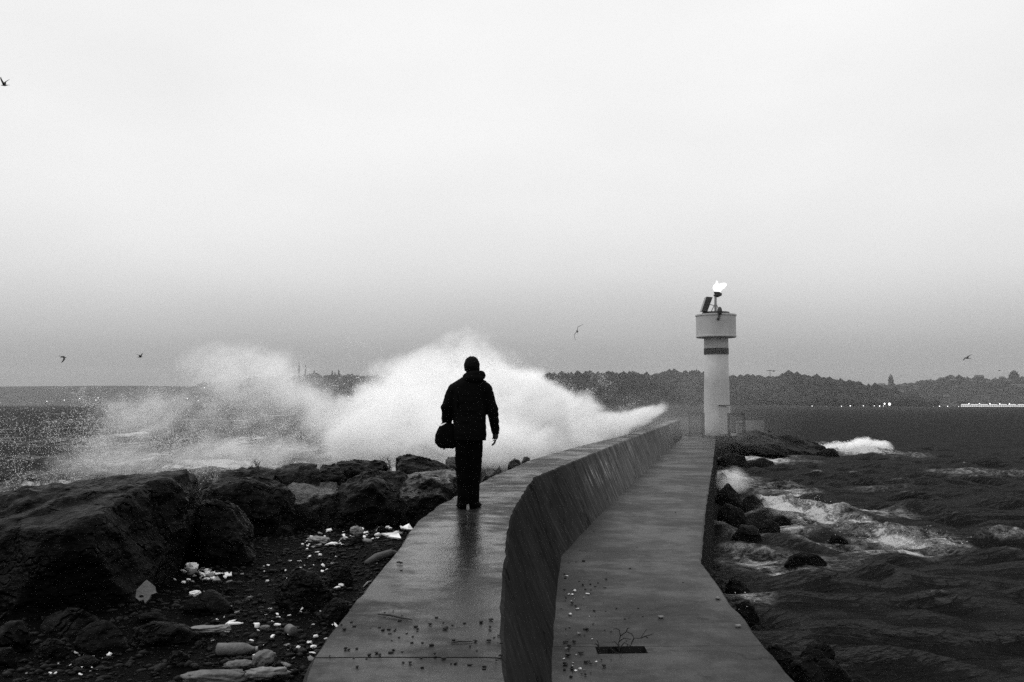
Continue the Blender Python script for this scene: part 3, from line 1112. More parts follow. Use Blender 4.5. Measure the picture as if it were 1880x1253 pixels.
# solar panel, leaning back on a frame
g = G()
pc = [at_y(a, b_, LY - 1.0) for a, b_ in ((1288, 572), (1299, 572), (1308.5, 546), (1297, 545))]
loc = [Vector((p.x - cx, p.y - LY, p.z - zb_)) for p in pc]
off = Vector((0.02, 0.9, 0.02))
g.add(loc + [q_ + off for q_ in loc], [(0, 1, 2, 3), (7, 6, 5, 4), (0, 4, 5, 1), (1, 5, 6, 2), (2, 6, 7, 3), (3, 7, 4, 0)])
sp_ = obj('solar_panel', g.me(), M_PANEL, lh)
g = G()
for t_ in (0.25, 0.5, 0.75):
    a_, b_ = loc[0].lerp(loc[3], t_), loc[1].lerp(loc[2], t_)
    g.tube([a_ + Vector((0, -.02, 0)), b_ + Vector((0, -.02, 0))], .018, 5)
obj('panel_frame', g.me(), M_IRON, sp_)
g = G(); g.tube([(-0.2 * mp, 0, Z(574)), (-0.2 * mp, 0, Z(545))], .10, 10); g.tube([(-9 * mp, 0, Z(574)), (-0.2 * mp, 0, Z(556))], .035, 6); g.tube([(8 * mp, 0, Z(574)), (-0.2 * mp, 0, Z(556))], .035, 6); g.tube([(-12 * mp, -.3, Z(560)), (-1 * mp, 0, Z(562))], .03, 6)
obj('mast', g.me(), M_OFFW, lh)
g = G(); g.lathe([(.10, Z(546)), (.30, Z(543.5)), (.30, Z(541.5)), (.20, Z(540.5)), (.20, Z(538.5)), (.26, Z(538)), (.22, Z(536.5))], 16, (3.2 * mp, 0, 0)); g.box((8.5 * mp, -.05, Z(541)), (.22, .2, .2)); g.box((-1 * mp, -.1, Z(538)), (.18, .2, .15))
lamp = obj('lamp_housing', g.me(), M_IRON, lh)
# the lit lamp: a bright glass lens with the lamp's flare modelled on as glowing lumps
g = G(); g.lathe([(.16, Z(537)), (.34, Z(534)), (.40, Z(529)), (.30, Z(524)), (.12, Z(520.5)), (.04, Z(514))], 18, (3.6 * mp, 0, 0))
me = remesh(g.ellipsoid((10.5 * mp, 0, Z(526)), (.36, .26, .26), 12, 8).ellipsoid((15.5 * mp, 0, Z(523)), (.26, .18, .18), 12, 8).me(), 0.05, 3)
V = get_v(me)
V += (fbm(V * 3.0, 3, 90) * 0.10)[:, None] * np.array([1, .6, 1])
set_v(me, V)
obj('lamp_lens_flare', me, m_emit('beacon_light', 1.25), lamp)
# small fittings
g = G(); g.tube([(-1.5 * mp, -36.8 * mp, Z(580)), (-1.2 * mp, -38 * mp, Z(584)), (-3.4 * mp, -38 * mp, Z(588))], .09, 8); g.ellipsoid((-3.4 * mp, -38 * mp, Z(588.5)), (.13, .13, .12)); g.ellipsoid((-.5 * mp, -37 * mp, Z(575)), (.2, .2, .35))
obj('bracket_lamp', g.me(), M_IRON, lh)
dd = empty  # noqa
g = G(); g.box((8 * mp, -24.4 * mp, Z(772)), (.72, .12, 2.1)); door = obj('door', g.me(), M_OFFW, lh)
g = G(); g.box((8 * mp, -25.4 * mp, Z(744.5)), (.9, .32, .07)); obj('door_hood', g.me(), M_IRON, lh)
g = G(); g.ellipsoid((8 * mp + .26, -26.2 * mp, Z(775)), (.05, .05, .05), 8, 6); obj('handle', g.me(), M_IRON, door)
# platform under the lighthouse
g = G()
ring_ = []
for k in range(28):
    a = 2 * math.pi * k / 28
    ring_.append((3.9 * math.cos(a), 3.9 * math.sin(a)))
g.loft([[Vector((x * 1.08, y * 1.08, -1.0)) for x, y in ring_], [Vector((x, y, 1.50)) for x, y in ring_], [Vector((x * .985, y * .985, 1.53)) for x, y in ring_]])
pf = obj('platform', g.me(), M_PATH, None, (cx + .3, LY + 2.6, .0))
tag(pf, 'round concrete platform the lighthouse stands on', 'platform')


# railings by the lighthouse
def gate(name, pxa, pxb, ytop, ybot, Yq, label, inner=True):
    a, b_ = at_y(pxa, ybot, Yq), at_y(pxb, ybot, Yq)
    z1 = at_y(pxa, ytop, Yq).z - ZP
    root = empty(name, (a.x, Yq, ZP))
    tag(root, label, 'gate' if inner else 'railing')
    w = b_.x - a.x
    post = G().box((0, 0, z1 / 2), (.2, .2, z1)).me()
    for x in (0, w):
        o = obj('post', post, M_IRON, root); o.location = (x, 0, 0)
    obj('top_rail', G().box((w / 2, 0, z1 - .05), (w - .2, .14, .14)).me(), M_IRON, root)
    if inner:
        obj('bottom_rail', G().box((w / 2, 0, .22), (w - .2, .1, .1)).me(), M_IRON, root)
        bar = G().tube([(0, 0, .2), (0, 0, z1 - .08)], .016, 5).me()
        for k_ in range(1, 6):
            o = obj('bar', bar, M_IRON, root); o.location = (w * k_ / 6, 0, 0)
    else:
        obj('middle_rail', G().box((w / 2, 0, z1 * .55), (w - .11, .05, .05)).me(), M_IRON, root)


gate('iron_gate', 1266.5, 1291, 758, 800, 76.2, 'dark iron gate closing the gap between wall and lighthouse')
gate('railing', 1338.5, 1366, 759, 798, 77.0, 'thin iron railing beside the lighthouse on the open water side', False)
# curved parapet behind the railing
rows = []
for k in range(15):
    t_ = k / 14
    px = 1352 + 50 * t_
    Yq = 82.5 - 4.5 * t_ ** 2
    a = at_y(px, 770, Yq)
    top = at_y(px, 772 + 2 * (1 - t_), Yq).z
    rows.append([Vector((a.x, Yq - .18, .8)), Vector((a.x, Yq - .18, top - .02)), Vector((a.x, Yq - .15, top)), Vector((a.x, Yq + .15, top)), Vector((a.x, Yq + .18, top - .02)), Vector((a.x, Yq + .18, .8))])
g = G(); g.loft(rows)
tag(obj('curved_parapet', g.me(), M_PARA), 'low curved concrete parapet behind the railing of the lighthouse platform', 'wall')
g = G()
a, b_ = at_y(1222, 768, 83), at_y(1300, 768, 83)
g.box(((a.x + b_.x) / 2, 83, 1.7), (b_.x - a.x, .4, 2.3))
tag(obj('low_parapet', g.me(), M_PARA), 'low concrete parapet behind the iron gate', 'wall')

# ------------------------------------------------------------------ the boulders on the beach side
def hero(spec, label, seed, m=None, sub=6, amp=0.085, p=34, name='boulder', freq=1.6):
    pts = [at_y(a, b_, c_) for a, b_, c_ in spec]
    zlo, zhi = min(q.z for q in pts), max(q.z for q in pts)
    pts += [Vector((q.x, q.y, zlo - .6)) for q in pts if q.z < zlo + .5 * (zhi - zlo)]
    return put_rock(name, pts, label, m, sub=sub, amp=amp, seed=seed, p=p, freq=freq)


hero([(-90, 940, 10.2), (-20, 922, 10.4), (60, 903, 10.6), (122, 888, 10.7), (180, 886, 10.7), (262, 874, 10.6), (333, 848, 10.6), (347, 852, 10.5), (374, 888, 10.9),
      (130, 968, 8.6), (230, 925, 8.9), (326, 872, 9.7), (378, 950, 11.1), (372, 1020, 11.2), (312, 1052, 10.0), (262, 1104, 8.6), (130, 1150, 7.9), (-90, 1150, 7.9), (-90, 1000, 8.5), (20, 1000, 8.3), (90, 980, 8.3),
      (380, 1000, 12.0), (-90, 1000, 11.5), (330, 890, 12.0), (100, 900, 11.8)],
     'largest black boulder, a huge slab with sloping top at the edge of the scene', 1, sub=6, amp=0.075, p=30)
hero([(356, 925, 10.85), (400, 917, 10.95), (428, 922, 10.95), (458, 958, 10.85), (474, 1005, 10.75), (430, 1040, 10.45), (372, 1040, 10.45), (380, 930, 11.85), (455, 960, 11.85), (440, 1030, 11.65)],
     'rounded black boulder leaning against the side of the largest one', 2)
hero([(368, 893, 13.40), (420, 880, 13.80), (470, 876, 14.10), (520, 884, 14.10), (545, 900, 13.60), (532, 960, 13.30), (470, 985, 12.90), (372, 985, 12.60), (372, 905, 12.70), (450, 892, 12.80), (500, 892, 12.90), (400, 885, 15.00), (530, 900, 15.00)],
     'broad boulder with pale flat top just behind the largest one', 3)
hero([(515, 902, 13.90), (555, 881, 15.30), (600, 878, 15.70), (632, 886, 15.40), (640, 905, 14.50), (640, 960, 13.90), (560, 968, 13.50), (520, 960, 13.30), (548, 902, 13.80), (590, 893, 14.10), (630, 950, 15.90)],
     'boulder with the palest sloping top, in the middle of the row', 4, m=M_SLAB, sub=5)
hero([(612, 905, 13.90), (640, 873, 14.60), (680, 862, 14.90), (730, 866, 15.00), (752, 885, 14.70), (757, 945, 14.00), (735, 962, 13.70), (640, 968, 13.60), (612, 950, 13.70), (680, 880, 13.90), (640, 900, 16.30), (740, 880, 16.30)],
     'big rounded boulder standing next to the pale flat slab', 5)
hero([(728, 867, 15.2), (836, 866, 15.6), (839, 880, 14.6), (842, 905, 14.4), (830, 920, 13.9), (745, 955, 13.5), (728, 905, 14.0), (735, 880, 14.0), (800, 880, 14.2), (730, 868, 17), (842, 868, 17)],
     'flat-topped slab boulder with pale wet top beside the man\'s legs', 6, m=M_SLAB)
hero([(395, 884, 14.5), (410, 864, 15.2), (440, 858, 15.6), (490, 856, 15.8), (505, 870, 15.2), (495, 890, 14.4), (400, 895, 14.2), (420, 862, 17), (490, 860, 17)], 'low dark boulder with a sprig of weed on its top', 7, sub=5)
hero([(492, 866, 15.0), (510, 853, 15.6), (575, 853, 15.8), (590, 862, 15.3), (585, 884, 14.8), (495, 884, 14.8), (540, 852, 17)], 'dark angular boulder in the back row, nearest the sprig', 8, sub=5)
hero([(578, 868, 15.4), (590, 847, 16.0), (606, 847, 16.0), (628, 862, 15.6), (636, 880, 15.2), (580, 886, 15.1), (600, 850, 17)], 'small pointed boulder between two long low ones', 9)
hero([(614, 853, 16.4), (635, 848, 16.6), (700, 846, 16.9), (711, 853, 16.8), (711, 861, 16.6), (625, 868, 16.2), (700, 850, 18.4), (630, 852, 18.4)], 'long thin slab of rock lying along the back of the row', 10)
hero([(730, 851, 17.2), (738, 834, 17.6), (785, 841, 17.6), (805, 845, 17.4), (826, 858, 17.0), (826, 866, 16.8), (728, 866, 16.8), (735, 838, 19), (810, 850, 19)], 'wedge-shaped boulder behind the pale slab, beside the tall weed', 12)
hero([(814, 845, 18.0), (845, 846, 18.2), (846, 860, 17.8), (818, 862, 17.6), (830, 842, 19.5)], 'small block of rock showing beside the man\'s bag', 13, sub=4)
hero([(878, 846, 20.5), (900, 841, 20.8), (925, 842, 20.8), (938, 855, 20.3), (905, 870, 19.8), (876, 872, 19.6), (890, 844, 22)], 'dark rock on the far side of the man\'s legs', 14, sub=4)
hero([(930, 853, 21.0), (942, 840, 21.4), (955, 841, 21.4), (962, 852, 21.0), (935, 862, 20.8), (945, 842, 22.4)], 'small rough rock at the foot of the wall past the man', 15, sub=4)
hero([(956, 848, 22.6), (962, 841, 22.8), (973, 838, 23), (975, 846, 22.8), (958, 852, 22.4), (966, 840, 23.8)], 'tiny dark rock farthest along the foot of the wall', 16, sub=3)
hero([(884, 862, 18.8), (904, 860, 19.2), (912, 868, 18.8), (885, 880, 18.2), (880, 876, 18), (890, 862, 20)], 'pale-edged slab leaning at the wall behind the man', 17, m=M_SLAB, sub=4)
# stones lying on the pebbles
for (x0, x1, yt, yb, lab, dep, sd, mm) in [
    (493, 605, 1042, 1122, 'angular stone with smooth sloping top among the litter', .75, 21, M_STONE),
    (600, 646, 1038, 1078, 'smaller stone pressed against the angular stone', .7, 22, M_STONE),
    (577, 642, 1098, 1148, 'dark stone touching the edge of the wall', .8, 23, M_STONE),
    (52, 165, 1116, 1172, 'rounded dark stone in front of the largest boulder', .8, 24, M_ROCK),
    (118, 235, 1140, 1205, 'black stone between the rounded one and the long flat one', .7, 25, M_ROCK),
    (215, 352, 1141, 1192, 'long flat stone with dull pale top on the dark pebbles', .6, 26, M_STONE),
    (58, 120, 1172, 1208, 'small upright stone under the rounded dark stone', .6, 27, M_STONE),
    (-30, 46, 1142, 1200, 'dark stone cut off by the edge of the view', .8, 28, M_ROCK),
    (-25, 22, 1190, 1225, 'small stone at the edge near the lowest corner', .8, 29, M_ROCK),
    (322, 425, 1086, 1132, 'low dark stone below the heap of white litter', .7, 30, M_ROCK),
    (403, 428, 1078, 1094, 'small pointed stone beside the low dark stone', .8, 31, M_STONE),
    (240, 300, 1124, 1146, 'low stone behind the long flat stone', .8, 32, M_ROCK),
    (125, 178, 1205, 1226, 'half-buried stone on the bare muddy patch', .6, 33, M_STONE),
    (640, 668, 985, 1002, 'dark stone in the middle of the litter strip', .8, 34, M_ROCK),
    (690, 712, 966, 980, 'rounded dark stone at the back of the litter strip', .8, 35, M_ROCK),
    (352, 378, 1176, 1190, 'small round stone near the large white bottle', .9, 36, M_STONE),
    (300, 342, 1195, 1225, 'dull grey stone at the muddy edge', .7, 37, M_STONE)]:
    c_ = on_beach((x0 + x1) / 2, yb)
    rock_box(x0, x1, yt, yb, c_.z, lab, dep, sd, mm, name='stone', cat='stone', sub=4, amp=.06, sink=.3)

# pebbles: uncountable
vs, fs = [], []
D, Fc = ICO[1]
rp = np.random.default_rng(3)
cnt = 0
for k in range(9000):
    y = 4.2 + 11.5 * rp.random() ** 1.3
    x = float(xL(y)) - 0.02 - 4.6 * rp.random() ** 1.25
    r = 0.008 + 0.028 * rp.random() ** 3.0
    P = D * np.array([r * (.8 + .8 * rp.random()), r * (.8 + .6 * rp.random()), r * (.45 + .4 * rp.random())]) * (.85 + .3 * rp.random((len(D), 1)))
    a = rp.random() * 6.28
    P = P @ np.array([[math.cos(a), -math.sin(a), 0], [math.sin(a), math.cos(a), 0], [0, 0, 1]])
    vs.append(P + np.array([x, y, 0]))
    fs.append(Fc + cnt * len(D))
    cnt += 1
Vp = np.array([v_.mean(0) for v_ in vs])
zz = beach_z(Vp[:, 0], Vp[:, 1])
vs = [v_ + np.array([0, 0, z_ + .004]) for v_, z_ in zip(vs, zz)]
tag(obj('pebbles', mesh_np(np.concatenate(vs), np.concatenate(fs), 'pebbles', True), M_PEB), 'dark wet pebbles covering the ground beside the wall', None, kind='stuff')

# ------------------------------------------------------------------ rocks in the water on the quiet side
WR = [(1316, 1372, 888, 940, 'tall black rock against the quay, rear of the pair', .9, 51), (1314, 1374, 925, 968, 'black rock at the quay in front of the tall one', .8, 52),
      (1362, 1412, 908, 952, 'rounded black rock facing the foam, outside the quay pair', .9, 53), (1347, 1407, 964, 999, 'black wedge rock standing alone below the quay pair', .9, 54),
      (1395, 1438, 954, 979, 'sloping low rock behind the black wedge rock', .8, 55), (1417, 1457, 946, 963, 'small double-humped rock at the edge of the foam', .7, 56),
      (1522, 1562, 982, 998, 'thin dark rock tip in the middle of the foam', .6, 57), (1443, 1527, 1014, 1038, 'long low rock awash below the foam', .5, 58),
      (1331, 1382, 1062, 1104, 'dark block standing in the water at the bend of the quay', .9, 59), (1318, 1382, 832, 860, 'low rock by the quay, nearest the lighthouse mound', .9, 60),
      (1370, 1436, 841, 862, 'flat wet rock just off the quay near the lighthouse mound', .7, 61), (1318, 1340, 868, 892, 'small rock in the white surge beside the quay', .9, 62),
      (1352, 1402, 1104, 1150, 'wet rock washed by white water at the quay edge', .9, 63), (1372, 1425, 1148, 1180, 'dark low rock under the thin white wash', .8, 64)]
for (x0, x1, yt, yb, lab, dep, sd) in WR:
    rock_box(x0, x1, yt, yb, 0.0, lab, dep, sd, M_ROCK2, sink=.9, name='water_rock', cat='rock', sub=4, amp=.08, flat=.55)
for (x0, x1, yt, yb, z, lab, dep, sd) in [
    (1405, 1470, 1183, 1235, .2, 'black rock in the quay-side heap, touching the concrete first', .8, 71), (1440, 1530, 1205, 1290, .1, 'largest black rock heaped at the quay edge nearest the camera', .8, 72),
    (1495, 1585, 1212, 1300, -.1, 'outermost black rock in the heap at the near quay edge', .8, 73), (1470, 1540, 1180, 1222, .0, 'low wet rock behind the heap at the near quay edge', .7, 74),
    (1560, 1640, 1240, 1300, -.2, 'dark rock barely showing at the lower border beyond the heap', .8, 75)]:
    rock_box(x0, x1, yt, yb, z, lab, dep, sd, M_ROCK2, sink=.6, name='water_rock', cat='rock', sub=5, amp=.08, flat=.6)
# the mound in front of the lighthouse
hero([(1322, 842, 73), (1340, 803, 78), (1385, 787, 80), (1420, 792, 80), (1470, 806, 80), (1515, 822, 79), (1548, 841, 76), (1460, 843, 73), (1400, 843, 72), (1400, 800, 84), (1520, 830, 84), (1400, 812, 75), (1470, 824, 76)],
     'long broken ridge of dark rock forming the mound off the lighthouse', 99, m=M_ROCK2, amp=.09)
rm = np.random.default_rng(9)
mound = [(1330, 1378, 803, 836), (1352, 1398, 797, 833), (1375, 1420, 793, 830), (1398, 1440, 789, 828), (1362, 1402, 812, 838), (1392, 1432, 808, 838), (1420, 1462, 796, 830),
         (1424, 1466, 808, 837), (1448, 1490, 802, 833), (1470, 1512, 808, 835), (1488, 1528, 816, 838), (1455, 1495, 818, 839), (1508, 1548, 823, 841), (1400, 1440, 820, 840), (1336, 1370, 818, 840), (1366, 1410, 786, 815), (1340, 1372, 792, 815)]
for k, (x0, x1, yt, yb) in enumerate(mound):
    rock_box(x0, x1, yt, yb, 0.0, 'dark boulder heaped in the mound below the lighthouse platform', .9, 81 + k, M_ROCK2, group='boulders heaped below the lighthouse platform', sink=.5, sub=3, amp=.09)

# ------------------------------------------------------------------ litter
def crumple(r, seed, el=(1, .7, .45), amp=.35, sub=4):
    D, Fc = ICO[sub]
    n = fbm(D * 1.6 + seed, 3, seed)
    rd = 1 - np.abs(fbm(D * 2.7 + seed * 2, 3, seed + 3)) * 1.1
    n = n + .45 * fbm(D * 5.0 + seed, 3, seed + 8)
    W = D * (r * (.75 + amp * n + .3 * rd))[:, None] * np.array(el)
    W[:, 2] -= W[:, 2].min()
    return mesh_np(W, Fc, 'crumple', False)


def flat_scrap(r, seed):
    r0 = np.random.default_rng(seed)
    n = 7
    a = np.sort(r0.random(n)) * 6.283
    ring = [(r * (.6 + .5 * r0.random()) * math.cos(t_), r * (.4 + .5 * r0.random()) * math.sin(t_)) for t_ in a]
    zs = r0.random(n) * r * .35
    th = r * .12
    V = [(x, y, z) for (x, y), z in zip(ring, zs)] + [(x, y, z + th) for (x, y), z in zip(ring, zs)] + [(0, 0, r * .12 + 0), (0, 0, r * .12 + th)]
    fcs = []
    for k_ in range(n):
        k2 = (k_ + 1) % n
        fcs += [(k2, k_, 2 * n), (n + k_, n + k2, 2 * n + 1), (k_, k2, n + k2, n + k_)]
    return mesh(V, fcs, 'scrap', False)


SCR = [crumple(1.0, 3, (1, .6, .4), .6, sub=2), crumple(1.0, 4, (1.1, .45, .35), .6, sub=2), flat_scrap(1.2, 5), flat_scrap(1.2, 6), flat_scrap(1.2, 7), crumple(.9, 8, (1, .7, .5), .7, sub=2), flat_scrap(1.1, 9), crumple(1.0, 12, (1.2, .35, .3), .6, sub=2)]
for i_, s_ in enumerate(SCR):
    s_.materials.append(M_LITTER if i_ % 3 else M_LITTER2)
rl = np.random.default_rng(15)


def scrap(px, py, r):
    p = on_beach(px, py)
    o = bpy.data.objects.new('litter_scrap', SCR[int(rl.integers(len(SCR)))])
    link(o)
    o.location = (p.x, p.y, p.z + .004)
    r *= 1.5
    o.scale = (r, r, r)
    o.rotation_euler = (rl.normal() * .25, rl.normal() * .25, rl.random() * 6.28)
    tag(o, 'small white scrap of litter on the dark pebbles', 'litter', 'small white litter scraps on the pebbles')


for k in range(38):     # heap beneath the boulder
    scrap(318 + 108 * rl.random(), 1040 + 34 * rl.random(), .012 + .028 * rl.random() ** 2)
for k in range(62):     # strip at the back
    t_ = rl.random()
    scrap(555 + 185 * t_, 998 - 22 * t_ + rl.normal() * 7, .012 + .03 * rl.random() ** 2)
for k in range(120):    # scatter down the slope
    t_ = rl.random()
    scrap(560 - 40 * t_ + rl.normal() * 70, 1010 + 225 * t_ + rl.normal() * 10, .006 + .016 * rl.random() ** 2) if True else None
for k in range(26):
    scrap(250 * rl.random(), 1195 + 50 * rl.random(), .005 + .012 * rl.random() ** 2)


def item(name, me, px, py, label, m, cat, rz=0.0, dz=0.0, tilt=(0, 0), group=None):
    p = on_beach(px, py)
    o = obj(name, me, m, None, (p.x, p.y, p.z + dz))
    o.rotation_euler = (tilt[0], tilt[1], rz)
    return tag(o, label, cat, group)


def bottle(L, r):
    g = G()
    prof = [(r * .6, 0), (r, L * .03), (r, L * .2), (r * .92, L * .25), (r, L * .3), (r, L * .62), (r * .8, L * .75), (r * .36, L * .88), (r * .34, L * .95)]
    rings = [[Vector((z, rr * math.cos(2 * math.pi * k / 16), r * .96 + rr * math.sin(2 * math.pi * k / 16))) for k in range(16)] for rr, z in prof]
    g.loft(rings)
    c = G()
    rings = [[Vector((z, r * .4 * math.cos(2 * math.pi * k / 12), r * .96 + r * .4 * math.sin(2 * math.pi * k / 12))) for k in range(12)] for z in (L * .95, L * 1.0)]
    c.loft(rings)
    return g.me('m', True), c.me()


def put_bottle(px, py, L, r, rz, label, m, cm_):
    p = on_beach(px, py)
    root = empty('plastic_bottle', (p.x, p.y, p.z - .004), rz)
    tag(root, label, 'bottle')
    a, b_ = bottle(L, r)
    obj('bottle_body', a, m, root)
    obj('cap', b_, cm_, root)


put_bottle(397, 1203, .27, .042, R(4), 'large dull white bottle lying on its side near the wall', M_PALESTONE, M_LITTER2)
put_bottle(418, 1148, .115, .013, R(12), 'slim bright white bottle lying above the large dull one', M_LITTER, M_LITTER)
put_bottle(384, 1054, .07, .012, R(6), 'small white bottle lying beside the heap of litter', M_LITTER, M_LITTER)
item('pale_stone', crumple(.07, 21, (1, .8, .75), .32), 485, 1228, 'round pale stone beside the wedge-shaped one', M_PALESTONE, 'stone')
item('pale_stone', crumple(.09, 22, (1.1, .5, .3), .35), 442, 1230, 'wedge-shaped pale stone next to the round pale one', M_PALESTONE, 'stone', R(15))
item('pale_stone', crumple(.13, 23, (1.4, .5, .36), .4), 398, 1262, 'long pale stone lying across the lower border', M_PALESTONE, 'stone', R(10))
item('pale_stone', crumple(.04, 24, (1, .7, .5), .2), 487, 1158, 'small egg-shaped pale stone beside a tin', M_PALESTONE, 'stone')
item('crumpled_bag', crumple(.085, 25, (1.6, .5, .4), .5), 490, 1248, 'crumpled grey plastic sheet near the wall edge', M_LITTER2, 'bag', R(20))
item('crumpled_bag', crumple(.10, 26, (1.4, .5, .25), .5), 385, 1162, 'crumpled thin wrapper above the large bottle', M_LITTER2, 'bag', R(15))
item('crumpled_bag', crumple(.05, 27, (1.3, .7, .8), .5), 352, 1050, 'large crumpled white bag topping the litter heap', M_LITTER, 'bag')
item('crumpled_bag', crumple(.10, 28, (1.5, .6, .45), .5), 583, 1000, 'crumpled pale bag at the outer end of the litter strip', M_LITTER2, 'bag', R(-20))
item('crumpled_bag', crumple(.04, 29, (1.3, .7, .7), .5), 358, 1096, 'small bright white bag under the heap, on the low stone', M_LITTER, 'bag')
item('crumpled_bag', crumple(.075, 30, (1.2, .7, .8), .4), 655, 985, 'crumpled grey bag in the middle of the litter strip', M_LITTER2, 'bag')
item('foam_tray', flat_scrap(.16, 31), 716, 990, 'flat white tray lying at the wall end of the litter strip', M_LITTER, 'tray', R(10), .02, (.3, 0))
item('foam_tray', flat_scrap(.13, 32), 747, 977, 'bright white tray propped against the wall edge', M_LITTER, 'tray', R(40), .02, (.4, .1))
g = G(); g.lathe([(.033, 0), (.036, .004), (.036, .10), (.032, .108)], 16)
t_ = item('tin_can', g.me('m', True), 530, 1164, 'battered grey tin lying near the wall', M_PALESTONE, 'can', R(30), .036, (R(90), 0))
g = G(); g.lathe([(.016, 0), (.02, .004), (.02, .034), (.013, .036)], 12)
item('bottle_cap', g.me('m', True), 472, 1153, 'bright white bottle cap by the egg-shaped stone', M_LITTER, 'cap')
# torn polystyrene board with a round hole, propped on the stones
outl = [(0, .20), (.11, .11), (.125, .05), (.15, .03), (.09, .0), (.08, -.06), (.045, -.12), (.02, -.07), (-.02, -.09), (-.075, -.045), (-.085, .06)]
hole_ = [(-.015 + .03 * math.cos(t_), -.028 + .019 * math.sin(t_)) for t_ in np.linspace(0, 6.283, 11, endpoint=False)]
bm = bmesh.new()
ov = [bm.verts.new((x, 0, z)) for x, z in outl]
hv = [bm.verts.new((x, 0, z)) for x, z in hole_]
ed = [bm.edges.new((ov[i], ov[(i + 1) % len(ov)])) for i in range(len(ov))] + [bm.edges.new((hv[i], hv[(i + 1) % len(hv)])) for i in range(len(hv))]
bmesh.ops.triangle_fill(bm, use_beauty=True, edges=ed)
ex = bmesh.ops.extrude_face_region(bm, geom=bm.faces[:])
for v_ in ex['geom']:
    if isinstance(v_, bmesh.types.BMVert):
        v_.co.y += .02
bmesh.ops.recalc_face_normals(bm, faces=bm.faces[:])
me = bpy.data.meshes.new('board')
bm.to_mesh(me); bm.free()
p = on_beach(262, 1116)
o = obj('foam_board', me, M_PALESTONE, None, (p.x, p.y, p.z + .11)); o.rotation_euler = (R(-25), 0, R(-8)); o.scale = (.8, 1, .62)
tag(o, 'torn pale foam board with a round hole, propped on dark stones', 'board')
# driftwood
g = G(); a, b_ = on_beach(672, 1034), on_beach(735, 1018)
g.tube([a, a.lerp(b_, .3) + Vector((0, .02, .03)), a.lerp(b_, .7) + Vector((0, 0, .04)), b_], [.03, .05, .045, .02], 8)
tag(obj('driftwood', g.me('m', True), M_WOOD), 'dark driftwood log lying beside the wall', 'driftwood')
g = G(); a, b_ = on_beach(667, 1078), on_beach(683, 1067)
g.tube([a, a.lerp(b_, .5) + Vector((0, 0, .012)), b_], [.006, .012, .006], 6)
tag(obj('pale_stick', g.me('m', True), M_LITTER2), 'short curved pale stick beside the wall edge', 'stick')

# ------------------------------------------------------------------ bits on the wall top and the path
pel = []
for s_ in range(4):
    D, Fc = ICO[1]
    r0 = np.random.default_rng(s_ + 60)
    W = D * (1 + .25 * r0.normal(size=(len(D), 1))) * np.array([1, 1, .6])
    W[:, 2] -= W[:, 2].min()
    m_ = mesh_np(W, Fc, 'pellet', False)
    m_.materials.append(M_PELLET)
    pel.append(m_)


def pellet(px, py, z, r, name, label, cat, group, mat_=None):
    p = at_z(px, py, z)
    o = bpy.data.objects.new(name, pel[int(rl.integers(4))])
    link(o)
    o.location = (p.x, p.y, z - .001)
    o.scale = (r, r * (.7 + .6 * rl.random()), r * (.6 + .6 * rl.random()))
    o.rotation_euler = (0, 0, rl.random() * 6.28)
    tag(o, label, cat, group)
    return o


spots = [(626, 1150), (632, 1158), (645, 1146), (650, 1152), (660, 1155), (681, 1155), (696, 1154), (704, 1157), (712, 1157), (726, 1156), (716, 1163), (768, 1161), (757, 1168), (720, 1176), (757, 1181), (791, 1184), (788, 1146), (802, 1136), (830, 1148), (852, 1144), (884, 1144), (903, 1140), (901, 1157), (916, 1166), (907, 1172), (897, 1177), (913, 1182), (920, 1183), (634, 1193), (641, 1193), (655, 1193), (718, 1199), (722, 1196), (738, 1198), (697, 1205), (606, 1205), (672, 1209), (796, 1201), (800, 1209), (814, 1212), (740, 1218), (752, 1218), (828, 1220), (836, 1220), (862, 1222), (890, 1226), (889, 1230), (656, 1225), (775, 1227), (722, 1124), (737, 1129), (706, 1126), (736, 1034), (738, 1047), (866, 1025), (914, 1213), (876, 1193), (918, 1205)]
for k in range(18):
    spots.append((620 + 300 * rl.random(), 1140 + 80 * rl.random() ** 1.2))
for (px, py) in spots:
    pellet(px + rl.normal(), py + rl.normal(), ZW, .006 + .006 * rl.random(), 'dropping', 'small dark pellet scattered on the wall top', 'pellet', 'dark pellets scattered on the wall top')


def twig(px0, py0, px1, py1, z, r, label):
    g = G()
    a, b_ = at_z(px0, py0, z + r), at_z(px1, py1, z + r)
    g.tube([a, a.lerp(b_, .35) + Vector((0, .006, .004)), a.lerp(b_, .7) + Vector((0, -.004, .002)), b_], [r * .6, r, r * .9, r * .4], 6)
    tag(obj('twig', g.me('m', True), M_TWIG), label, 'twig')


twig(694, 1128, 756, 1138, ZW, .006, 'long thin twig lying on the wall top near the pellets')
twig(828, 1181, 868, 1178, ZW, .004, 'short thin twig on the wall top near the face edge')
twig(728, 1033, 740, 1034, ZW, .008, 'stubby twig on the wall top closer to the man')
for k in range(70):
    t_ = rl.random()
    px = 1030 + abs(rl.normal()) * 45
    py = 1245 - 215 * t_ ** 1.1
    if px < float(940 + F * float(xB(at_z(px, py, ZP).y)) / at_z(px, py, ZP).y) + 4:
        px += 12
    pellet(px, py, ZP, .010 + .018 * rl.random() ** 2, 'path_crumb', 'small dark stone crumb on the quay path', 'stone', 'stone crumbs on the quay path')
for k in range(24):
    px, py = 1030 + 300 * rl.random(), 880 + 260 * rl.random()
    w_ = at_z(px, py, ZP)
    if float(xB(w_.y)) + .1 < w_.x < float(xQ(w_.y)) - .1:
        pellet(px, py, ZP, .009 + .012 * rl.random() ** 2, 'path_crumb', 'small dark stone crumb on the quay path', 'stone', 'stone crumbs on the quay path')
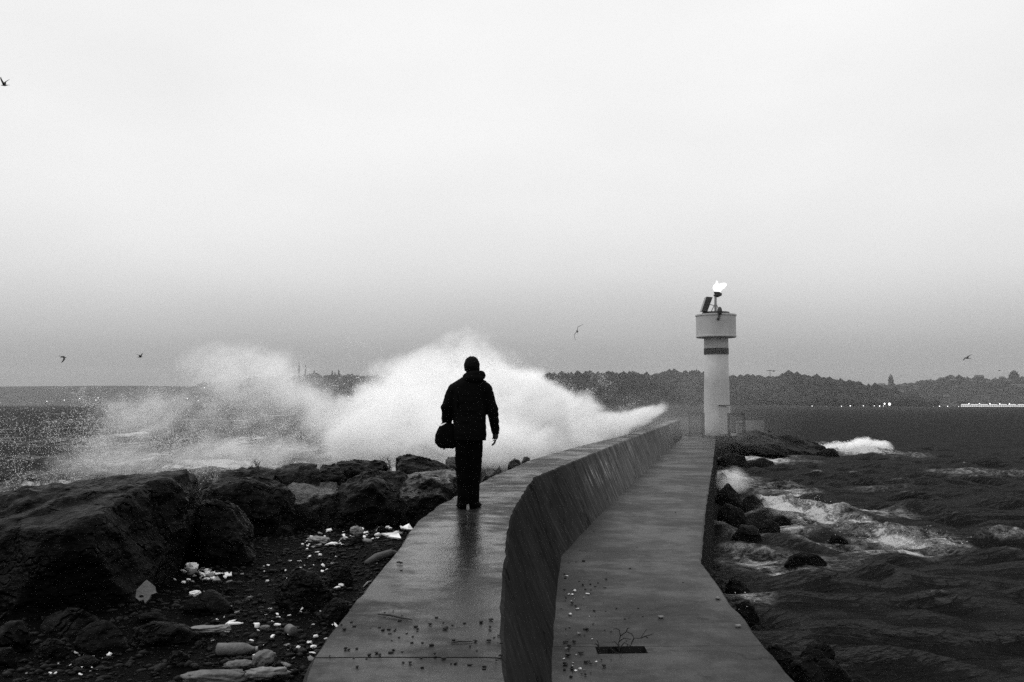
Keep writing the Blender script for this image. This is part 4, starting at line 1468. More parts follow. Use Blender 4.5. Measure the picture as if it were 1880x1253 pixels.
for k in range(34):
    px = 1034 + abs(rl.normal()) * 28
    py = 1240 - 190 * rl.random()
    p = at_z(px, py, ZP)
    if p.x < float(xB(p.y)) + .02:
        continue
    o = bpy.data.objects.new('pale_scrap', SCR[int(rl.integers(len(SCR)))]); link(o)
    o.location = (p.x, p.y, ZP + .002); r = .009 + .024 * rl.random() ** 2; o.scale = (r, r, r); o.rotation_euler = (0, 0, rl.random() * 6)
    tag(o, 'small pale scrap lying on the quay path by the wall', 'litter', 'pale scraps along the foot of the wall')
for (px, py, lab) in ((1318, 1101, 'small white scrap near the outer edge of the quay'), (1213, 1136, 'pale scrap alone in the middle of the quay path'), (1355, 1152, 'pale crumpled scrap at the quay edge')):
    p = at_z(px, py, ZP)
    o = obj('path_litter', crumple(.035, px), M_LITTER2, None, (p.x, p.y, ZP)); tag(o, lab, 'litter')


def weed(name, base, h, w, n, seed, label, r=.006):
    r0 = np.random.default_rng(seed)
    g = G()
    for k in range(n):
        a = Vector(base) + Vector((r0.normal() * w * .12, r0.normal() * .03, 0))
        lean = r0.normal() * w * .55
        pts = [a]
        for s_ in range(1, 6):
            t_ = s_ / 5
            pts.append(a + Vector((lean * t_ ** 1.4 + r0.normal() * w * .05, r0.normal() * .03, h * t_ * (.6 + .4 * r0.random()))))
        pts.sort(key=lambda q_: q_.z)
        g.tube(pts, [r, r * .9, r * .8, r * .7, r * .55, r * .35], 5)
        for s_ in range(2, 6):
            for sd in (-1, 1):
                if r0.random() < .75:
                    e = pts[s_] + Vector((sd * w * (.12 + .16 * r0.random()), r0.normal() * .03, h * (.05 + .15 * r0.random())))
                    g.tube([pts[s_], pts[s_].lerp(e, .5) + Vector((0, 0, -.01)), e], [r * .5, r * .4, r * .25], 4)
    return tag(obj(name, g.me(), M_TWIG), label, 'plant')


b_ = at_z(1140, 1193, ZP - .2)
base = Vector(((HX0 + HX1) / 2, (HY0 + HY1) / 2, ZP - .25))
# bare plant growing out of the drain slot: traced twig by twig from its branching
g = G()


def q3(px, py, Yq):
    return at_y(px, py, Yq)


yb0 = (HY0 + HY1) / 2
tw_ = [[(1137, 1196), (1136, 1180), (1139, 1168), (1137, 1157), (1131, 1154), (1126, 1156)], [(1139, 1168), (1150, 1160), (1160, 1164), (1164, 1172), (1176, 1172), (1184, 1160), (1187, 1155)],
       [(1176, 1172), (1185, 1168), (1194, 1166), (1199, 1164)], [(1164, 1172), (1160, 1180), (1158, 1186), (1152, 1184)], [(1137, 1178), (1145, 1172), (1158, 1174)], [(1138, 1190), (1146, 1180), (1152, 1184), (1150, 1190)],
       [(1136, 1186), (1128, 1178), (1124, 1180)], [(1150, 1160), (1152, 1154), (1157, 1153)], [(1184, 1168), (1190, 1172)], [(1100, 1192), (1098, 1180), (1096, 1176)], [(1100, 1188), (1094, 1182), (1091, 1183)], [(1120, 1190), (1129, 1198), (1140, 1200)]]
for k, br in enumerate(tw_):
    pts = [q3(x, y, yb0 + .03 * math.sin(k * 2.1 + i)) for i, (x, y) in enumerate(br)]
    g.tube(pts, [.006 - .0035 * i / len(pts) for i in range(len(pts))], 5)
tag(obj('dead_weed', g.me(), M_TWIG), 'bare branching weed growing out of the drain slot in the path', 'plant')
p = at_y(472, 862, 15.5); weed('dead_weed', p, .16, .16, 4, 1, 'small curled sprig of weed on the low dark boulder')
p = at_y(716, 866, 16.3); weed('dead_weed', p, .28, .18, 6, 2, 'taller bare weed growing between the slab and the wedge boulder')
p = at_y(460, 862, 15.4); weed('dead_weed', p, .11, .08, 2, 3, 'tiny weed stalk next to the curled sprig', .004)

# ------------------------------------------------------------------ the man
fp = at_z(860, 934, ZW)
MX, MY = fp.x, fp.y
man = empty('person', (MX, MY, ZW), 0)
tag(man, 'man in dark hooded jacket and trousers walking away along the wall top', 'person')
M_SKIN = m_plain('skin', 0.015, 0.6, spec=.1)
M_JACK = m_plain('jacket_cloth', 0.003, 0.85, 0.3, 5, 0.5, 90, 0.04)
M_TROU = m_plain('trouser_cloth', 0.002, 0.9, 0.3, 5, 0.5, 90, 0.03)
M_HAIR = m_plain('hair', 0.004, 0.75, 0.3, 30, 0.8, 140, 0.06)
M_SHOE = m_plain('shoe_leather', 0.0015, 0.6, spec=.02)
M_BAG = m_plain('bag_cloth', 0.002, 0.8, 0.3, 5, 0.5, 70, 0.04)
M_PAPER = m_plain('white_paper', 0.75, 0.7, 0.1)
S = MY / F * 1.0
lx = lambda px: (px - 860) * S
lzm = lambda py: (934.5 - py) * S


def ring(cx_, cy_, z, rx, ry, n=24, e=2.3, tilt=0.0):
    out = []
    for k_ in range(n):
        a = 2 * math.pi * k_ / n
        c_, s_ = math.cos(a), math.sin(a)
        out.append(Vector((cx_ + rx * math.copysign(abs(c_) ** (2 / e), c_), cy_ + ry * math.copysign(abs(s_) ** (2 / e), s_), z + tilt * c_)))
    return out


# body (continuous): head with face, neck, torso, arms, hands, legs
g = G()
HC = Vector((lx(865.5), .03, lzm(679)))
rh_ = Matrix.Rotation(R(18), 3, 'Z') @ Matrix.Rotation(R(-10), 3, 'X')      # looking a little to the left and down
g.ellipsoid(HC + Vector((0, 0, .025)), (.084, .10, .108), 20, 14, rh_)
g.ellipsoid(HC + rh_ @ Vector((0, .035, -.05)), (.062, .066, .078), 16, 12, rh_)      # jaw
g.ellipsoid(HC + rh_ @ Vector((0, .106, -.012)), (.014, .022, .026), 8, 8, rh_)       # nose
g.ellipsoid(HC + rh_ @ Vector((0, .088, -.055)), (.026, .014, .010), 8, 6, rh_)       # lips
for sd in (-1, 1):
    g.ellipsoid(HC + rh_ @ Vector((sd * .032, .088, .012)), (.014, .010, .009), 8, 6, rh_)   # eyes
    g.ellipsoid(HC + rh_ @ Vector((sd * .083, -.005, -.005)), (.010, .022, .034), 8, 8, rh_)  # ears
g.capsule((lx(866), 0, lzm(705)), .062, HC + Vector((0, -.005, -.06)), .055)
g.loft([ring(lx(862), 0, .86, .15, .10), ring(lx(862), 0, 1.10, .15, .105), ring(lx(862), 0, 1.3, .18, .11), ring(lx(863), 0, 1.42, .17, .09), ring(lx(865), 0, 1.47, .08, .06)])
SHR, ELR, WRR = Vector((lx(892), 0, lzm(721))), Vector((lx(905.5), .01, lzm(757))), Vector((lx(909), .06, lzm(797)))
SHL, ELL, WRL = Vector((lx(831), 0, lzm(721))), Vector((lx(820), -.02, lzm(750))), Vector((lx(818), .10, lzm(779)))
for a_, b__, c__ in ((SHR, ELR, WRR), (SHL, ELL, WRL)):
    g.capsule(a_, .055, b__, .042)
    g.capsule(b__, .042, c__, .028)
for sd, pxh, pxa, yy in ((-1, 849, 849, -.02), (1, 872, 870, .06)):
    g.capsule((lx(pxh), 0, .86), .085, (lx(pxh), yy * .5 + .02, .48), .058)
    g.capsule((lx(pxh), yy * .5 + .02, .48), .055, (lx(pxa), yy, .09), .038)
    g.capsule((lx(pxa), yy - .02, .06), .04, (lx(pxa), yy + .13, .04), .032)


def hand(gg, w, d, curl, side):
    """palm and five fingers from wrist w pointing along d."""
    d = d.normalized()
    acr = Vector((0, 1, 0))
    acr = (acr - d * acr.dot(d)).normalized()     # knuckle row runs fore and aft on a hanging hand
    nrm = d.cross(acr).normalized() * side        # towards the palm
    gg.capsule(w, .034, w + d * .05, .034)
    for k_ in range(5):
        pc_ = w + d * .055 + acr * (.017 * (k_ - 2))
        gg.ellipsoid(pc_, (.021, .022, .040), 8, 6)
    for k_, ln in enumerate((.068, .078, .074, .058)):
        p0 = w + d * .085 + acr * (.028 - .019 * k_)
        dd_ = d
        q_ = p0
        for s_, f_ in enumerate((.45, .32, .23)):
            dd_ = (dd_ + nrm * math.tan(curl * (.5 + .5 * s_))).normalized()
            e_ = q_ + dd_ * ln * f_
            gg.capsule(q_, .0125 - .001 * s_, e_, .0115 - .001 * s_, 8)
            q_ = e_
    t0 = w + d * .03 + acr * .03
    t1 = t0 + (d * .6 + acr * .55 + nrm * .5).normalized() * .036
    t2 = t1 + (d * .85 + nrm * .5).normalized() * .03
    gg.capsule(t0, .012, t1, .0105, 8)
    gg.capsule(t1, .0105, t2, .0085, 8)
    return t2


tipR = hand(g, WRR, Vector((-.02, .03, -1)), .45, -1)
hand(g, WRL, Vector((-.02, .12, -1)), .75, 1)
me = remesh(g.me(), .0065, 2)
obj('body', me, M_SKIN, man)
# jacket with sleeves
g = G()
g.loft([ring(lx(862.5), .0, lzm(811), .188, .150, 28, 2.6), ring(lx(862.5), 0, lzm(795), .190, .152, 28, 2.6), ring(lx(861.5), 0, lzm(770), .192, .150, 28), ring(lx(860), 0, lzm(745), .200, .148, 28), ring(lx(860), 0, lzm(722), .212, .142, 28),
        ring(lx(861), 0, lzm(710), .205, .130, 28), ring(lx(862.5), 0, lzm(704), .190, .118, 28, 2.1), ring(lx(863), 0, lzm(700), .150, .110, 28, 2.0), ring(lx(864), 0, lzm(695), .100, .095, 28, 2.0)])
for a_, b__, c__, w_ in ((SHR + Vector((-.012, 0, .008)), ELR + Vector((-.008, 0, 0)), WRR + Vector((0, -.005, .008)), .047), (SHL + Vector((.02, 0, .008)), ELL, WRL + Vector((.01, -.01, .0)), .062)):
    g.capsule(a_, .088, b__, .068, 16)
    g.capsule(b__, .066, c__, w_, 16)
    g.ellipsoid(a_, (.088, .10, .088), 14, 10)
me = remesh(g.me(), .011, 5)
V = get_v(me)
fold = fbm(V * np.array([5, 5, 13]), 4, 55)
V += (np.abs(fold) - .25)[:, None] * .022 * (V - np.array([lx(862), 0, 1.1])) / (np.linalg.norm((V - np.array([lx(862), 0, 1.1])), axis=1)[:, None] + 1e-6)
set_v(me, V)
jk = obj('jacket', me, M_JACK, man)
# folded hood round the neck
g = G()
pts = []
for k_ in range(21):
    a = R(-60) + R(300) * k_ / 20 - R(90)
    pts.append(Vector((lx(869) + .098 * math.cos(a - R(60)), .01 + .088 * math.sin(a - R(60)), lzm(694.5) + .012 * math.cos(a - R(60)) - .022 * math.sin(a - R(60)))))
g.tube(pts, [.03 + .018 * math.sin(math.pi * k_ / 20) for k_ in range(21)], 12)
g.ellipsoid((lx(870), -.085, lzm(699)), (.115, .06, .062), 16, 10)
me = remesh(g.me(), .009, 4)
V = get_v(me); V += fbm(V * 14, 3, 57)[:, None] * .006; set_v(me, V)
obj('hood', me, M_JACK, jk)
# trousers
g = G()
g.loft([ring(lx(860), 0, .90, .165, .125, 24), ring(lx(860), 0, .84, .172, .13, 24), ring(lx(860), 0, .76, .162, .125, 24)])
for pxs, yy in (((848.5, 849, 850.5, 851), -.02), ((872.5, 871.5, 869, 868), .06)):
    zs_ = (.86, .55, .26, .05)
    rs_ = ((.088, .105), (.085, .095), (.073, .085), (.072, .09))
    rows = []
    for k_ in range(13):
        t_ = k_ / 12 * 3
        i0 = min(int(t_), 2); f_ = t_ - i0
        L_ = lambda q_: q_[i0] * (1 - f_) + q_[i0 + 1] * f_
        rows.append(ring(lx(L_(pxs)), yy * (k_ / 12), L_(zs_), rs_[i0][0] * (1 - f_) + rs_[i0 + 1][0] * f_, rs_[i0][1] * (1 - f_) + rs_[i0 + 1][1] * f_, 18, 2.1))
    g.loft(rows)
me = remesh(g.me(), .011, 4)
V = get_v(me)
V[:, 0] += fbm(V * np.array([4, 4, 16]), 3, 61) * .008
V[:, 1] += fbm(V * np.array([4, 4, 12]) + 9, 3, 62) * .014
set_v(me, V)
obj('trousers', me, M_TROU, man)
# shoes
for pxs, yy, tw__ in ((848.5, -.02, R(8)), (870.5, .06, R(-10))):
    g = G()
    mt = Matrix.Rotation(tw__, 3, 'Z')
    rows = []
    for (yo, rx, h_) in [(q1, q2_ * 1.18, q3_ * 1.1) for q1, q2_, q3_ in ((-.095, .030, .055), (-.08, .040, .075), (-.03, .042, .085), (.05, .044, .072), (.12, .050, .052), (.17, .044, .042), (.205, .022, .03))]:
        rr_ = []
        for k_ in range(14):
            a = 2 * math.pi * k_ / 14
            rr_.append(Vector((lx(pxs), yy, 0)) + mt @ Vector((rx * math.cos(a), yo, max(0.003, h_ * .5 + h_ * .55 * math.sin(a)))))
        rows.append(rr_)
    g.loft(rows)
    sh = obj('shoe', g.me('m', True), M_SHOE, man)
    g = G()
    rows = []
    for z_ in (0.0, .022):
        rr_ = []
        for k_ in range(20):
            a = 2 * math.pi * k_ / 20
            rr_.append(Vector((lx(pxs), yy + .05, z_ + .001)) + mt @ Vector((.051 * math.cos(a) * (1 - .12 * math.cos(a * 2)), .158 * math.sin(a), 0)))
        rows.append(rr_)
    g.loft(rows)
    obj('sole', g.me(), M_SHOE, sh)
# short hair
g = G()
g.ellipsoid(HC + Vector((0, -.012, .033)), (.092, .104, .106), 24, 16, rh_)
me = g.me('m', True)
bm = bmesh.new(); bm.from_mesh(me)
inv = rh_.inverted()
dl = [v_ for v_ in bm.verts if (lambda l_: l_.y > .045 and l_.z < .045 or l_.z < -.07)(inv @ (v_.co - HC))]
bmesh.ops.delete(bm, geom=dl, context='VERTS')
bm.to_mesh(me); bm.free()
sd_ = bpy.data.objects.new('t', me); COL.objects.link(sd_)
mm_ = sd_.modifiers.new('s', 'SUBSURF'); mm_.levels = 2
me2 = bpy.data.meshes.new_from_object(sd_.evaluated_get(bpy.context.evaluated_depsgraph_get())); bpy.data.objects.remove(sd_)
V = get_v(me2); V += (fbm(V * 60, 2, 66) * .006)[:, None] * (V - np.array(HC)) / .09; set_v(me2, V)
me2.polygons.foreach_set('use_smooth', [True] * len(me2.polygons))
obj('hair', me2, M_HAIR, man)

# bag at his left side
B = lambda px, py, y=0.0: Vector((lx(px), y, lzm(py)))
bagc = B(820, 804)
bag = empty('shoulder_bag', (MX + bagc.x, MY + .03, ZW + lzm(826)))
tag(bag, 'dark soft shoulder bag hanging at the man\'s left side', 'bag')
g = G()
rows = []
for py, xl_, xr_, dy in ((825.5, 809, 834, .06), (822, 804, 836, .08), (813, 797.5, 838, .095), (800, 799.5, 838, .09), (791, 803, 837.5, .08), (784, 806.5, 836.5, .062), (780, 809, 835, .045)):
    c0 = (lx(xl_) + lx(xr_)) / 2 - bagc.x
    rows.append(ring(c0, 0, lzm(py) - lzm(826), (lx(xr_) - lx(xl_)) / 2, dy, 20, 3.6))
g.loft(rows)
me = remesh(g.me(), .009, 3)
V = get_v(me); V += fbm(V * 11, 3, 67)[:, None] * .008; set_v(me, V)
bb = obj('bag_body', me, M_BAG, bag)
z0 = lzm(826)
g = G(); g.box((lx(801) - bagc.x, 0, lzm(814) - z0), (.03, .05, .04)); g.box((lx(815) - bagc.x, 0, lzm(826.5) - z0), (.018, .05, .02)); obj('buckle', g.me(), M_IRON, bag)
g = G()
sp0, sp1 = Vector((lx(834) - bagc.x, -.02, lzm(785) - z0)), Vector((lx(842) - bagc.x, -.165, lzm(745) - z0))
sp2, sp3 = Vector((lx(841) - bagc.x, -.135, lzm(714) - z0)), Vector((lx(841) - bagc.x, .0, lzm(704) - z0))
sp4, sp5 = Vector((lx(838) - bagc.x, .12, lzm(715) - z0)), Vector((lx(834) - bagc.x, .05, lzm(785) - z0))
g.tube([sp0, sp1, sp2, sp3, sp4, sp5], .013, 6)
g.tube([Vector((lx(810) - bagc.x, 0, lzm(784) - z0)), Vector((lx(815) - bagc.x, .06, lzm(779.5) - z0)), Vector((lx(824) - bagc.x, .06, lzm(779) - z0)), Vector((lx(830) - bagc.x, 0, lzm(783) - z0))], .009, 6)
obj('strap', g.me('m', True), M_BAG, bag)
# white paper sticking out of the bag
g = G()
pp = [B(802.5, 780.5, -.10), B(806, 783.5, -.105), B(812, 781.5, -.10), B(819.5, 779, -.09), B(812, 783.5, -.11), B(806.5, 785, -.11)]
g.add([p_ for p_ in pp] + [p_ + Vector((0, .008, .004)) for p_ in pp], [tuple(range(5, -1, -1)), tuple(range(6, 12))] + [(i, (i + 1) % 6, 6 + (i + 1) % 6, 6 + i) for i in range(6)])
tag(obj('paper', g.me(), M_PAPER, None, (MX, MY, ZW)), 'folded white paper sticking out of the top of the bag', 'paper')
# cigarette between the fingers of the right hand
g = G()
ca, cb = B(904.0, 812.4, .02), B(908.5, 809.2, -.03)
g.tube([ca, cb], .0055, 8)
tag(obj('cigarette', g.me(), M_PAPER, None, (MX, MY, ZW)), 'white cigarette held in the man\'s right hand', 'cigarette')

# ------------------------------------------------------------------ gulls
M_GULL = m_plain('gull_feathers', 0.02, 0.8, 0.4, 8, 0.2, 30)


def gull(px, py, Yq, span, yaw, roll, pitch, up, bend, label):
    g = G()
    prof = [(-.26, .012, 0), (-.16, .035, 0), (-.04, .062, .0), (.08, .066, .005), (.17, .045, .015), (.22, .036, .02), (.265, .028, .02), (.30, .010, .012), (.34, .004, .008)]
    rows = [[Vector((rx * math.cos(2 * math.pi * k_ / 10), y_, z_ + rx * .9 * math.sin(2 * math.pi * k_ / 10))) for k_ in range(10)] for y_, rx, z_ in prof]
    g.loft(rows)
    for sd in (-1, 1):
        sec = []
        x_, z_ = .03, .02
        ang = up
        for k_, (ds, c0, c1) in enumerate(((0, .13, -.05), (.12, .15, -.04), (.14, .16, .0), (.14, .12, -.01), (.14, .06, -.04), (.10, -.02, -.08))):
            if k_:
                ang_ = up if k_ < 3 else up - bend
                x_ += ds * math.cos(ang_); z_ += ds * math.sin(ang_)
            sec.append([Vector((sd * x_, c0, z_)), Vector((sd * x_, (c0 * .6 + c1 * .4), z_ + .014)), Vector((sd * x_, c1, z_)), Vector((sd * x_, (c0 * .5 + c1 * .5), z_ - .008))])
        g.loft(sec)
    g.loft([[Vector((-.02, -.2, .004)), Vector((.02, -.2, .004)), Vector((.02, -.2, -.004)), Vector((-.02, -.2, -.004))], [Vector((-.07, -.36, .004)), Vector((.07, -.36, .004)), Vector((.07, -.36, -.004)), Vector((-.07, -.36, -.004))]])
    me = g.me('gull', True)
    p = at_y(px, py, Yq)
    o = obj('gull', me, M_GULL, None, p)
    o.scale = (span, span, span)
    o.rotation_euler = (pitch, roll, yaw)
    tag(o, label, 'gull')


gull(9, 157, 62, .9, R(80), R(-8), R(0), R(62), R(25), 'gull flying highest, alone near the upper edge of the sky')
gull(116, 656, 85, .95, R(-60), R(30), R(-20), R(-10), R(50), 'gull with drooping wings low over the far coast')
gull(257, 656, 92, .9, R(-100), R(10), R(0), R(50), R(30), 'gull with one wing raised, nearest the tall left spray')
gull(1060, 609, 75, 1.15, R(-25), R(-62), R(30), R(14), R(50), 'steeply banking gull between the man and the lighthouse')
gull(1776, 658, 88, 1.0, R(30), R(-24), R(5), R(10), R(10), 'gull gliding with straight wings above the far city')
gull(1472, 704, 90, .8, R(50), R(-16), R(5), R(12), R(20), 'dark gull low against the headland trees')
gull(1835, 681, 160, .8, R(40), R(-10), R(0), R(10), R(15), 'tiny distant gull beside the tall far block')

# ------------------------------------------------------------------ spray
def m_spray(name, plumes, gain, nscale, warp, step, thr=0.12, stretch=(1, 1, 1), shear=0.0):
    t = NT(name)
    P0 = t.obj
    wn = t.n('TexNoise', {'Vector': P0, 'Scale': nscale * 0.55, 'Detail': 3.0, 'Roughness': 0.6}).outputs['Color']
    P = t.vec('ADD', P0, t.vec('MULTIPLY', t.vec('SUBTRACT', wn, (.5, .5, .5)).outputs[0], (warp, warp, warp)).outputs[0]).outputs[0]
    tot = None
    for (c, r, ang, s) in plumes:
        d = t.vec('SUBTRACT', P, tuple(c)).outputs[0]
        if abs(ang) > 1e-4:
            d = t.n('VectorRotate', {'Vector': d, 'Angle': ang}, rotation_type='Y_AXIS').outputs[0]
        d = t.vec('DIVIDE', d, tuple(r)).outputs[0]
        ln = t.vec('LENGTH', d).outputs['Value']
        v = t.math('MULTIPLY', t.math('POWER', t.math('MAXIMUM', t.math('SUBTRACT', 1.0, ln), 0.0), 1.35), s * 1.25)
        tot = v if tot is None else t.math('ADD', tot, v)
    Pr = t.n('VectorRotate', {'Vector': P, 'Angle': R(32)}, rotation_type='Y_AXIS').outputs[0]      # strands blown one way
    nv = t.math('ADD', t.math('MULTIPLY', t.noise(nscale, 7, 0.72, t.scaled(stretch, Pr)), 0.6), t.math('MULTIPLY', t.noise(nscale * 0.45, 4, 0.6, P), 0.4))
    nb = t.rng(nv, 0.40, 0.62, 0.0, 2.1, False)
    dens = t.math('MAXIMUM', t.math('SUBTRACT', t.math('MULTIPLY', tot, nb), thr), 0.0)
    dens = t.math('MULTIPLY', dens, gain)
    pv = t.n('VolumePrincipled', {'Color': (1, 1, 1, 1), 'Density': dens, 'Anisotropy': 0.0})
    t.t.links.new(pv.outputs[0], t.out.inputs['Volume'])
    t.m.cycles.volume_step_rate = step
    return t.m


def plume_px(px, py, Yq, rx, rz, ry, ang, s):
    c = at_y(px, py, Yq)
    k_ = Yq / F
    return (Vector(c), (rx * k_ * 1.35, ry * 1.25, rz * k_ * 1.35), R(ang), s)


def domain(plumes, grow, vox):
    g = G()
    for (c, r, ang, s) in plumes:
        rot = Matrix.Rotation(-ang, 3, 'Y')
        g.ellipsoid(c, (r[0] * grow, r[1] * grow, r[2] * grow), 16, 10, rot)
    return remesh(g.me(), vox, 2)


# the big splash bursting behind the man
PL = [plume_px(780, 765, 30, 120, 64, 2.2, -0.0, 1.1), plume_px(905, 765, 32, 130, 72, 2.4, -14.0, 1.5), plume_px(1000, 790, 36, 120, 46, 2.4, -24.0, 1.4), plume_px(955, 705, 33, 62, 26, 1.5, -24.0, 1.2),
      plume_px(830, 815, 29, 190, 46, 2.2, -0.0, 1.2), plume_px(1085, 790, 42, 90, 24, 2.2, 14.0, .9), plume_px(1160, 772, 50, 66, 14, 2.0, 24.0, 1.0), plume_px(735, 705, 31, 80, 50, 2.0, 14.0, .30), plume_px(815, 665, 31, 110, 44, 2.0, 34.0, .26),
      plume_px(700, 790, 30, 110, 66, 2.0, -0.0, .6), plume_px(930, 730, 32, 90, 40, 1.8, -10.0, .9), plume_px(1060, 745, 36, 90, 26, 1.8, -24.0, .55), plume_px(900, 680, 32, 80, 34, 1.8, -0.0, .45)]
spray_main = obj('spray_burst', domain(PL, 1.02, .35), m_spray('burst_spray', PL, 5.0, 1.5, 1.6, .45, .08, (.38, 1, 1.5)))
tag(spray_main, 'thick white burst of sea spray exploding behind the man', None, kind='stuff')
# the older, thinner veil falling farther along
PV = [plume_px(470, 690, 36, 130, 55, 2.0, -8.0, .42), plume_px(570, 752, 36, 110, 34, 1.8, -42.0, .42), plume_px(640, 790, 35, 110, 40, 1.8, -45.0, .5), plume_px(430, 835, 33, 120, 36, 2.0, -0.0, .42), plume_px(250, 775, 37, 90, 50, 1.8, 20.0, .24), plume_px(230, 850, 36, 170, 40, 2.0, -0.0, .26), plume_px(580, 840, 33, 160, 30, 2.0, -0.0, .26), plume_px(390, 760, 37, 220, 90, 1.6, -0.0, .22), plume_px(590, 785, 36, 150, 60, 1.6, -0.0, .22), plume_px(420, 660, 37, 90, 36, 1.5, -0.0, .25)]
veil = obj('spray_veil', domain(PV, 1.02, .4), m_spray('veil_spray', PV, 1.75, 1.7, 1.5, .5, .06, (.42, 1, 1.5)))
tag(veil, 'thin falling veil of spray over the sea before the far minarets', None, kind='stuff')
# drifting mist between wall and lighthouse
PM = [plume_px(1215, 778, 57, 180, 44, 14.0, 0, .5), plume_px(1330, 700, 74, 150, 100, 6.0, 0, .4)]
mist = obj('drifting_mist', domain(PM, 1.0, 1.2), m_spray('drifting_mist', PM, .026, .25, 2.0, .6, .0))
tag(mist, 'thin grey mist drifting past the far end of the wall', None, kind='stuff')
# breaker on the mound and surge by the quay
PB = [plume_px(1545, 827, 86, 34, 15, 1.6, 0, 1.2), plume_px(1580, 824, 86, 32, 17, 1.5, 0, 1.3), plume_px(1608, 823, 86, 26, 12, 1.4, 0, 1.2), plume_px(1520, 828, 85, 22, 11, 1.4, 0, 1.0)]
brk = obj('breaker_spray', domain(PB, 1.02, .16), m_spray('breaker_spray', PB, 4.0, 1.3, .8, .5, .12))
tag(brk, 'white breaker bursting at the tip of the boulder mound', None, kind='stuff')
PQ = [plume_px(1345, 882, 44, 30, 22, 1.0, 0, .8), plume_px(1435, 935, 35, 45, 18, 1.0, 0, .55), plume_px(1660, 1000, 28, 60, 20, .8, 0, .35)]
srg = obj('surge_spray', domain(PQ, 1.0, .14), m_spray('surge_spray', PQ, 1.3, 1.6, .6, .5, .08))
tag(srg, 'thin spray hanging over the surge between quay and rocks', None, kind='stuff')


def m_drop():
    t = NT('water_drops')
    d = t.n('BsdfDiffuse', {'Color': (.95, .95, .95, 1)})
    s = t.n('BsdfTranslucent', {'Color': (.95, .95, .95, 1)})
    mx = t.n('MixShader', {0: .5})
    t.t.links.new(d.outputs[0], mx.inputs[1]); t.t.links.new(s.outputs[0], mx.inputs[2])
    t.t.links.new(mx.outputs[0], t.out.inputs['Surface'])
    return t.m


M_DROP = m_drop()
OCT = np.array([(1, 0, 0), (-1, 0, 0), (0, 1, 0), (0, -1, 0), (0, 0, 1), (0, 0, -1)], dtype=float)
OCF = np.array([(0, 2, 4), (2, 1, 4), (1, 3, 4), (3, 0, 4), (2, 0, 5), (1, 2, 5), (3, 1, 5), (0, 3, 5)])


def drops(name, plumes, n, r0, r1, spread, label, seed, cluster=True):
    rr = np.random.default_rng(seed)
    w = np.array([p_[1][0] * p_[1][2] * p_[3] ** .5 for p_ in plumes])
    w /= w.sum()
    C = []
    for (c, r, ang, s), wi in zip(plumes, w):
        m_ = int(n * wi)
        d = rr.normal(size=(m_, 3))
        d /= np.linalg.norm(d, axis=1)[:, None]
        rad = (rr.random(m_) ** .45) * spread
        q_ = d * rad[:, None] * np.array(r)
        ca, sa = math.cos(-ang), math.sin(-ang)
        x_ = q_[:, 0] * ca + q_[:, 2] * sa
        z_ = -q_[:, 0] * sa + q_[:, 2] * ca
        C.append(np.stack([x_, q_[:, 1], z_], 1) + np.array(c))
    C = np.concatenate(C)
    if cluster:                     # water flies in clots and strings, not evenly
        k_ = fbm(C * np.array([.9, .5, .9]), 4, seed, .6)
        ridge_ = 1 - np.abs(fbm(C * np.array([.5, .3, .7]) + 5, 3, seed + 1))
        keep = rr.random(len(C)) < np.clip(.12 + 1.9 * k_ + 1.5 * (ridge_ - .82), .012, 1)
        C = C[keep]
    C = C[C[:, 2] > .1]
    m_ = len(C)
    R_ = r0 + (r1 - r0) * rr.random(m_) ** 3
    st = 1 + 1.6 * rr.random(m_)
    O = np.repeat(OCT[None], m_, 0) * R_[:, None, None]
    O[:, :, 0] *= st[:, None]
    a = rr.normal(size=m_) * .5 - .5
    ca, sa = np.cos(a)[:, None], np.sin(a)[:, None]
    x_ = O[:, :, 0] * ca - O[:, :, 2] * sa
    z_ = O[:, :, 0] * sa + O[:, :, 2] * ca
    O[:, :, 0], O[:, :, 2] = x_, z_
    V = (O + C[:, None, :]).reshape(-1, 3)
    Fq = (OCF[None] + (np.arange(m_) * 6)[:, None, None]).reshape(-1, 3)
    o = obj(name, mesh_np(V, Fq, name, False), M_DROP)
    tag(o, label, None, kind='stuff')


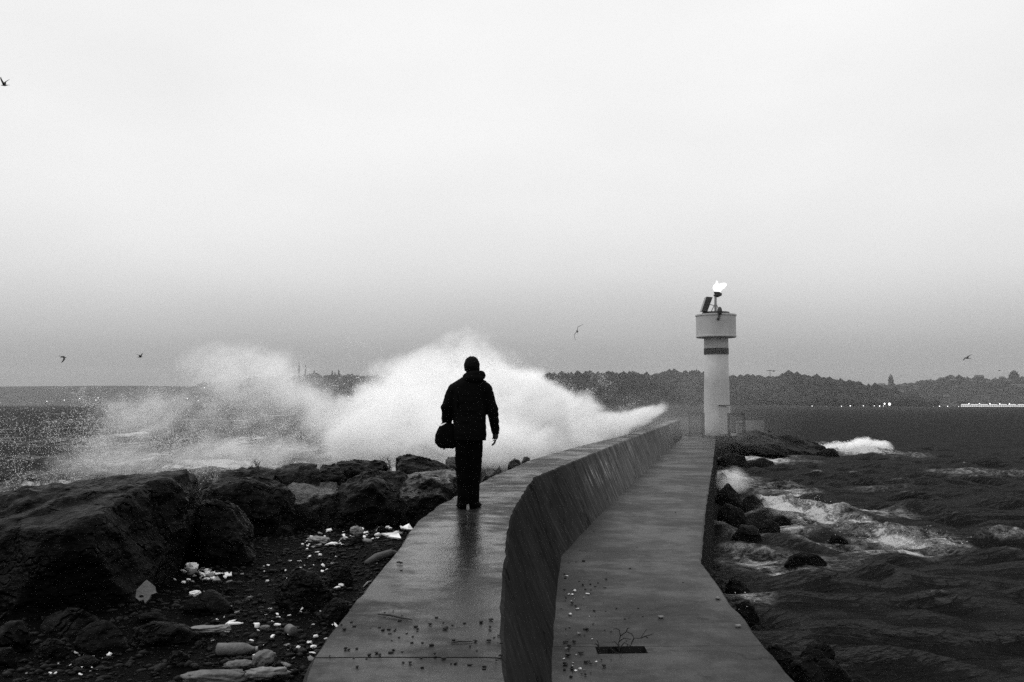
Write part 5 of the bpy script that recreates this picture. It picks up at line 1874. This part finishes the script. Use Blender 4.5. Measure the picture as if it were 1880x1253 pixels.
def strands(name, roots, n, vx, vz, per, r0, r1, label, seed):
    """ropes of drops flung up along their flight curves."""
    rr = np.random.default_rng(seed)
    C, RR = [], []
    for k in range(n):
        (px, py, Yq) = roots[int(rr.integers(len(roots)))]
        b = np.array(at_y(px + rr.normal() * 35, py + rr.normal() * 6, Yq + rr.normal() * .8))
        v = np.array([vx[0] + (vx[1] - vx[0]) * rr.random(), rr.normal() * .8, vz[0] + (vz[1] - vz[0]) * rr.random() ** 1.4])
        T = v[2] / 9.8 * (1.0 + .8 * rr.random())
        t0 = T * (.25 + .45 * rr.random())
        m_ = int(per * (.4 + rr.random()))
        t_ = t0 + (T - t0) * rr.random(m_) ** .7
        P = b + v * t_[:, None] + np.array([0, 0, -4.9]) * (t_ ** 2)[:, None]
        P += rr.normal(size=(m_, 3)) * (.03 + .13 * (t_ / T) ** 2)[:, None]
        C.append(P)
        RR.append(r0 + (r1 - r0) * rr.random(m_) ** 4)
    C, RR = np.concatenate(C), np.concatenate(RR)
    ok = C[:, 2] > .05
    C, RR = C[ok], RR[ok]
    V = (OCT[None] * RR[:, None, None] + C[:, None, :]).reshape(-1, 3)
    Fq = (OCF[None] + (np.arange(len(C)) * 6)[:, None, None]).reshape(-1, 3)
    tag(obj(name, mesh_np(V, Fq, name, False), M_DROP), label, None, kind='stuff')


strands('burst_strands', [(720, 820, 30), (780, 815, 30), (850, 810, 30), (930, 800, 31), (1010, 800, 35), (1080, 795, 40)], 120, (-3.2, 2.2), (4.0, 7.8), 170, .004, .015,
        'ropes of drops flung out of the top of the big burst', 15)
strands('veil_strands', [(200, 850, 36), (300, 850, 36), (420, 845, 35), (520, 840, 34), (620, 835, 33), (680, 830, 33)], 120, (-4.0, .5), (3.5, 7.4), 170, .004, .018,
        'ropes of drops falling back through the thin veil', 16)
drops('burst_drops', PL, 60000, .004, .014, .8, 'flying water drops thrown out around the big spray burst', 5)
PVd = PV + [plume_px(60, 800, 40, 260, 55, 3.0, 0, .5), plume_px(100, 880, 38, 260, 40, 3.0, 0, .6), plume_px(330, 800, 38, 300, 80, 3.0, 0, .4)]
drops('veil_drops', PVd, 110000, .004, .015, .95, 'flying water drops strewn through the thin veil over the sea', 6)
drops('breaker_drops', PB, 5000, .010, .04, .85, 'water drops flying from the breaker at the mound', 8, False)
drops('foam_drops', [plume_px(1440, 928, 36, 60, 20, 1.5, 0, .5), plume_px(1640, 985, 29, 90, 16, 1.5, 0, .5), plume_px(1360, 1105, 16.5, 26, 16, .5, 0, .5)], 1500, .004, .014, 1.1, 'water drops tossed above the foam beside the quay', 9)

# ------------------------------------------------------------------ haze
g = G()
g.box((0, 2300, 79), (9600, 4900, 166))
t = NT('haze_air')
pv = t.n('VolumePrincipled', {'Color': (1, 1, 1, 1), 'Density': 0.00007, 'Anisotropy': 0.2})
t.t.links.new(pv.outputs[0], t.out.inputs['Volume'])
hz = obj('haze', g.me(), t.m)
tag(hz, 'pale even haze filling the air over the sea', None, kind='stuff')
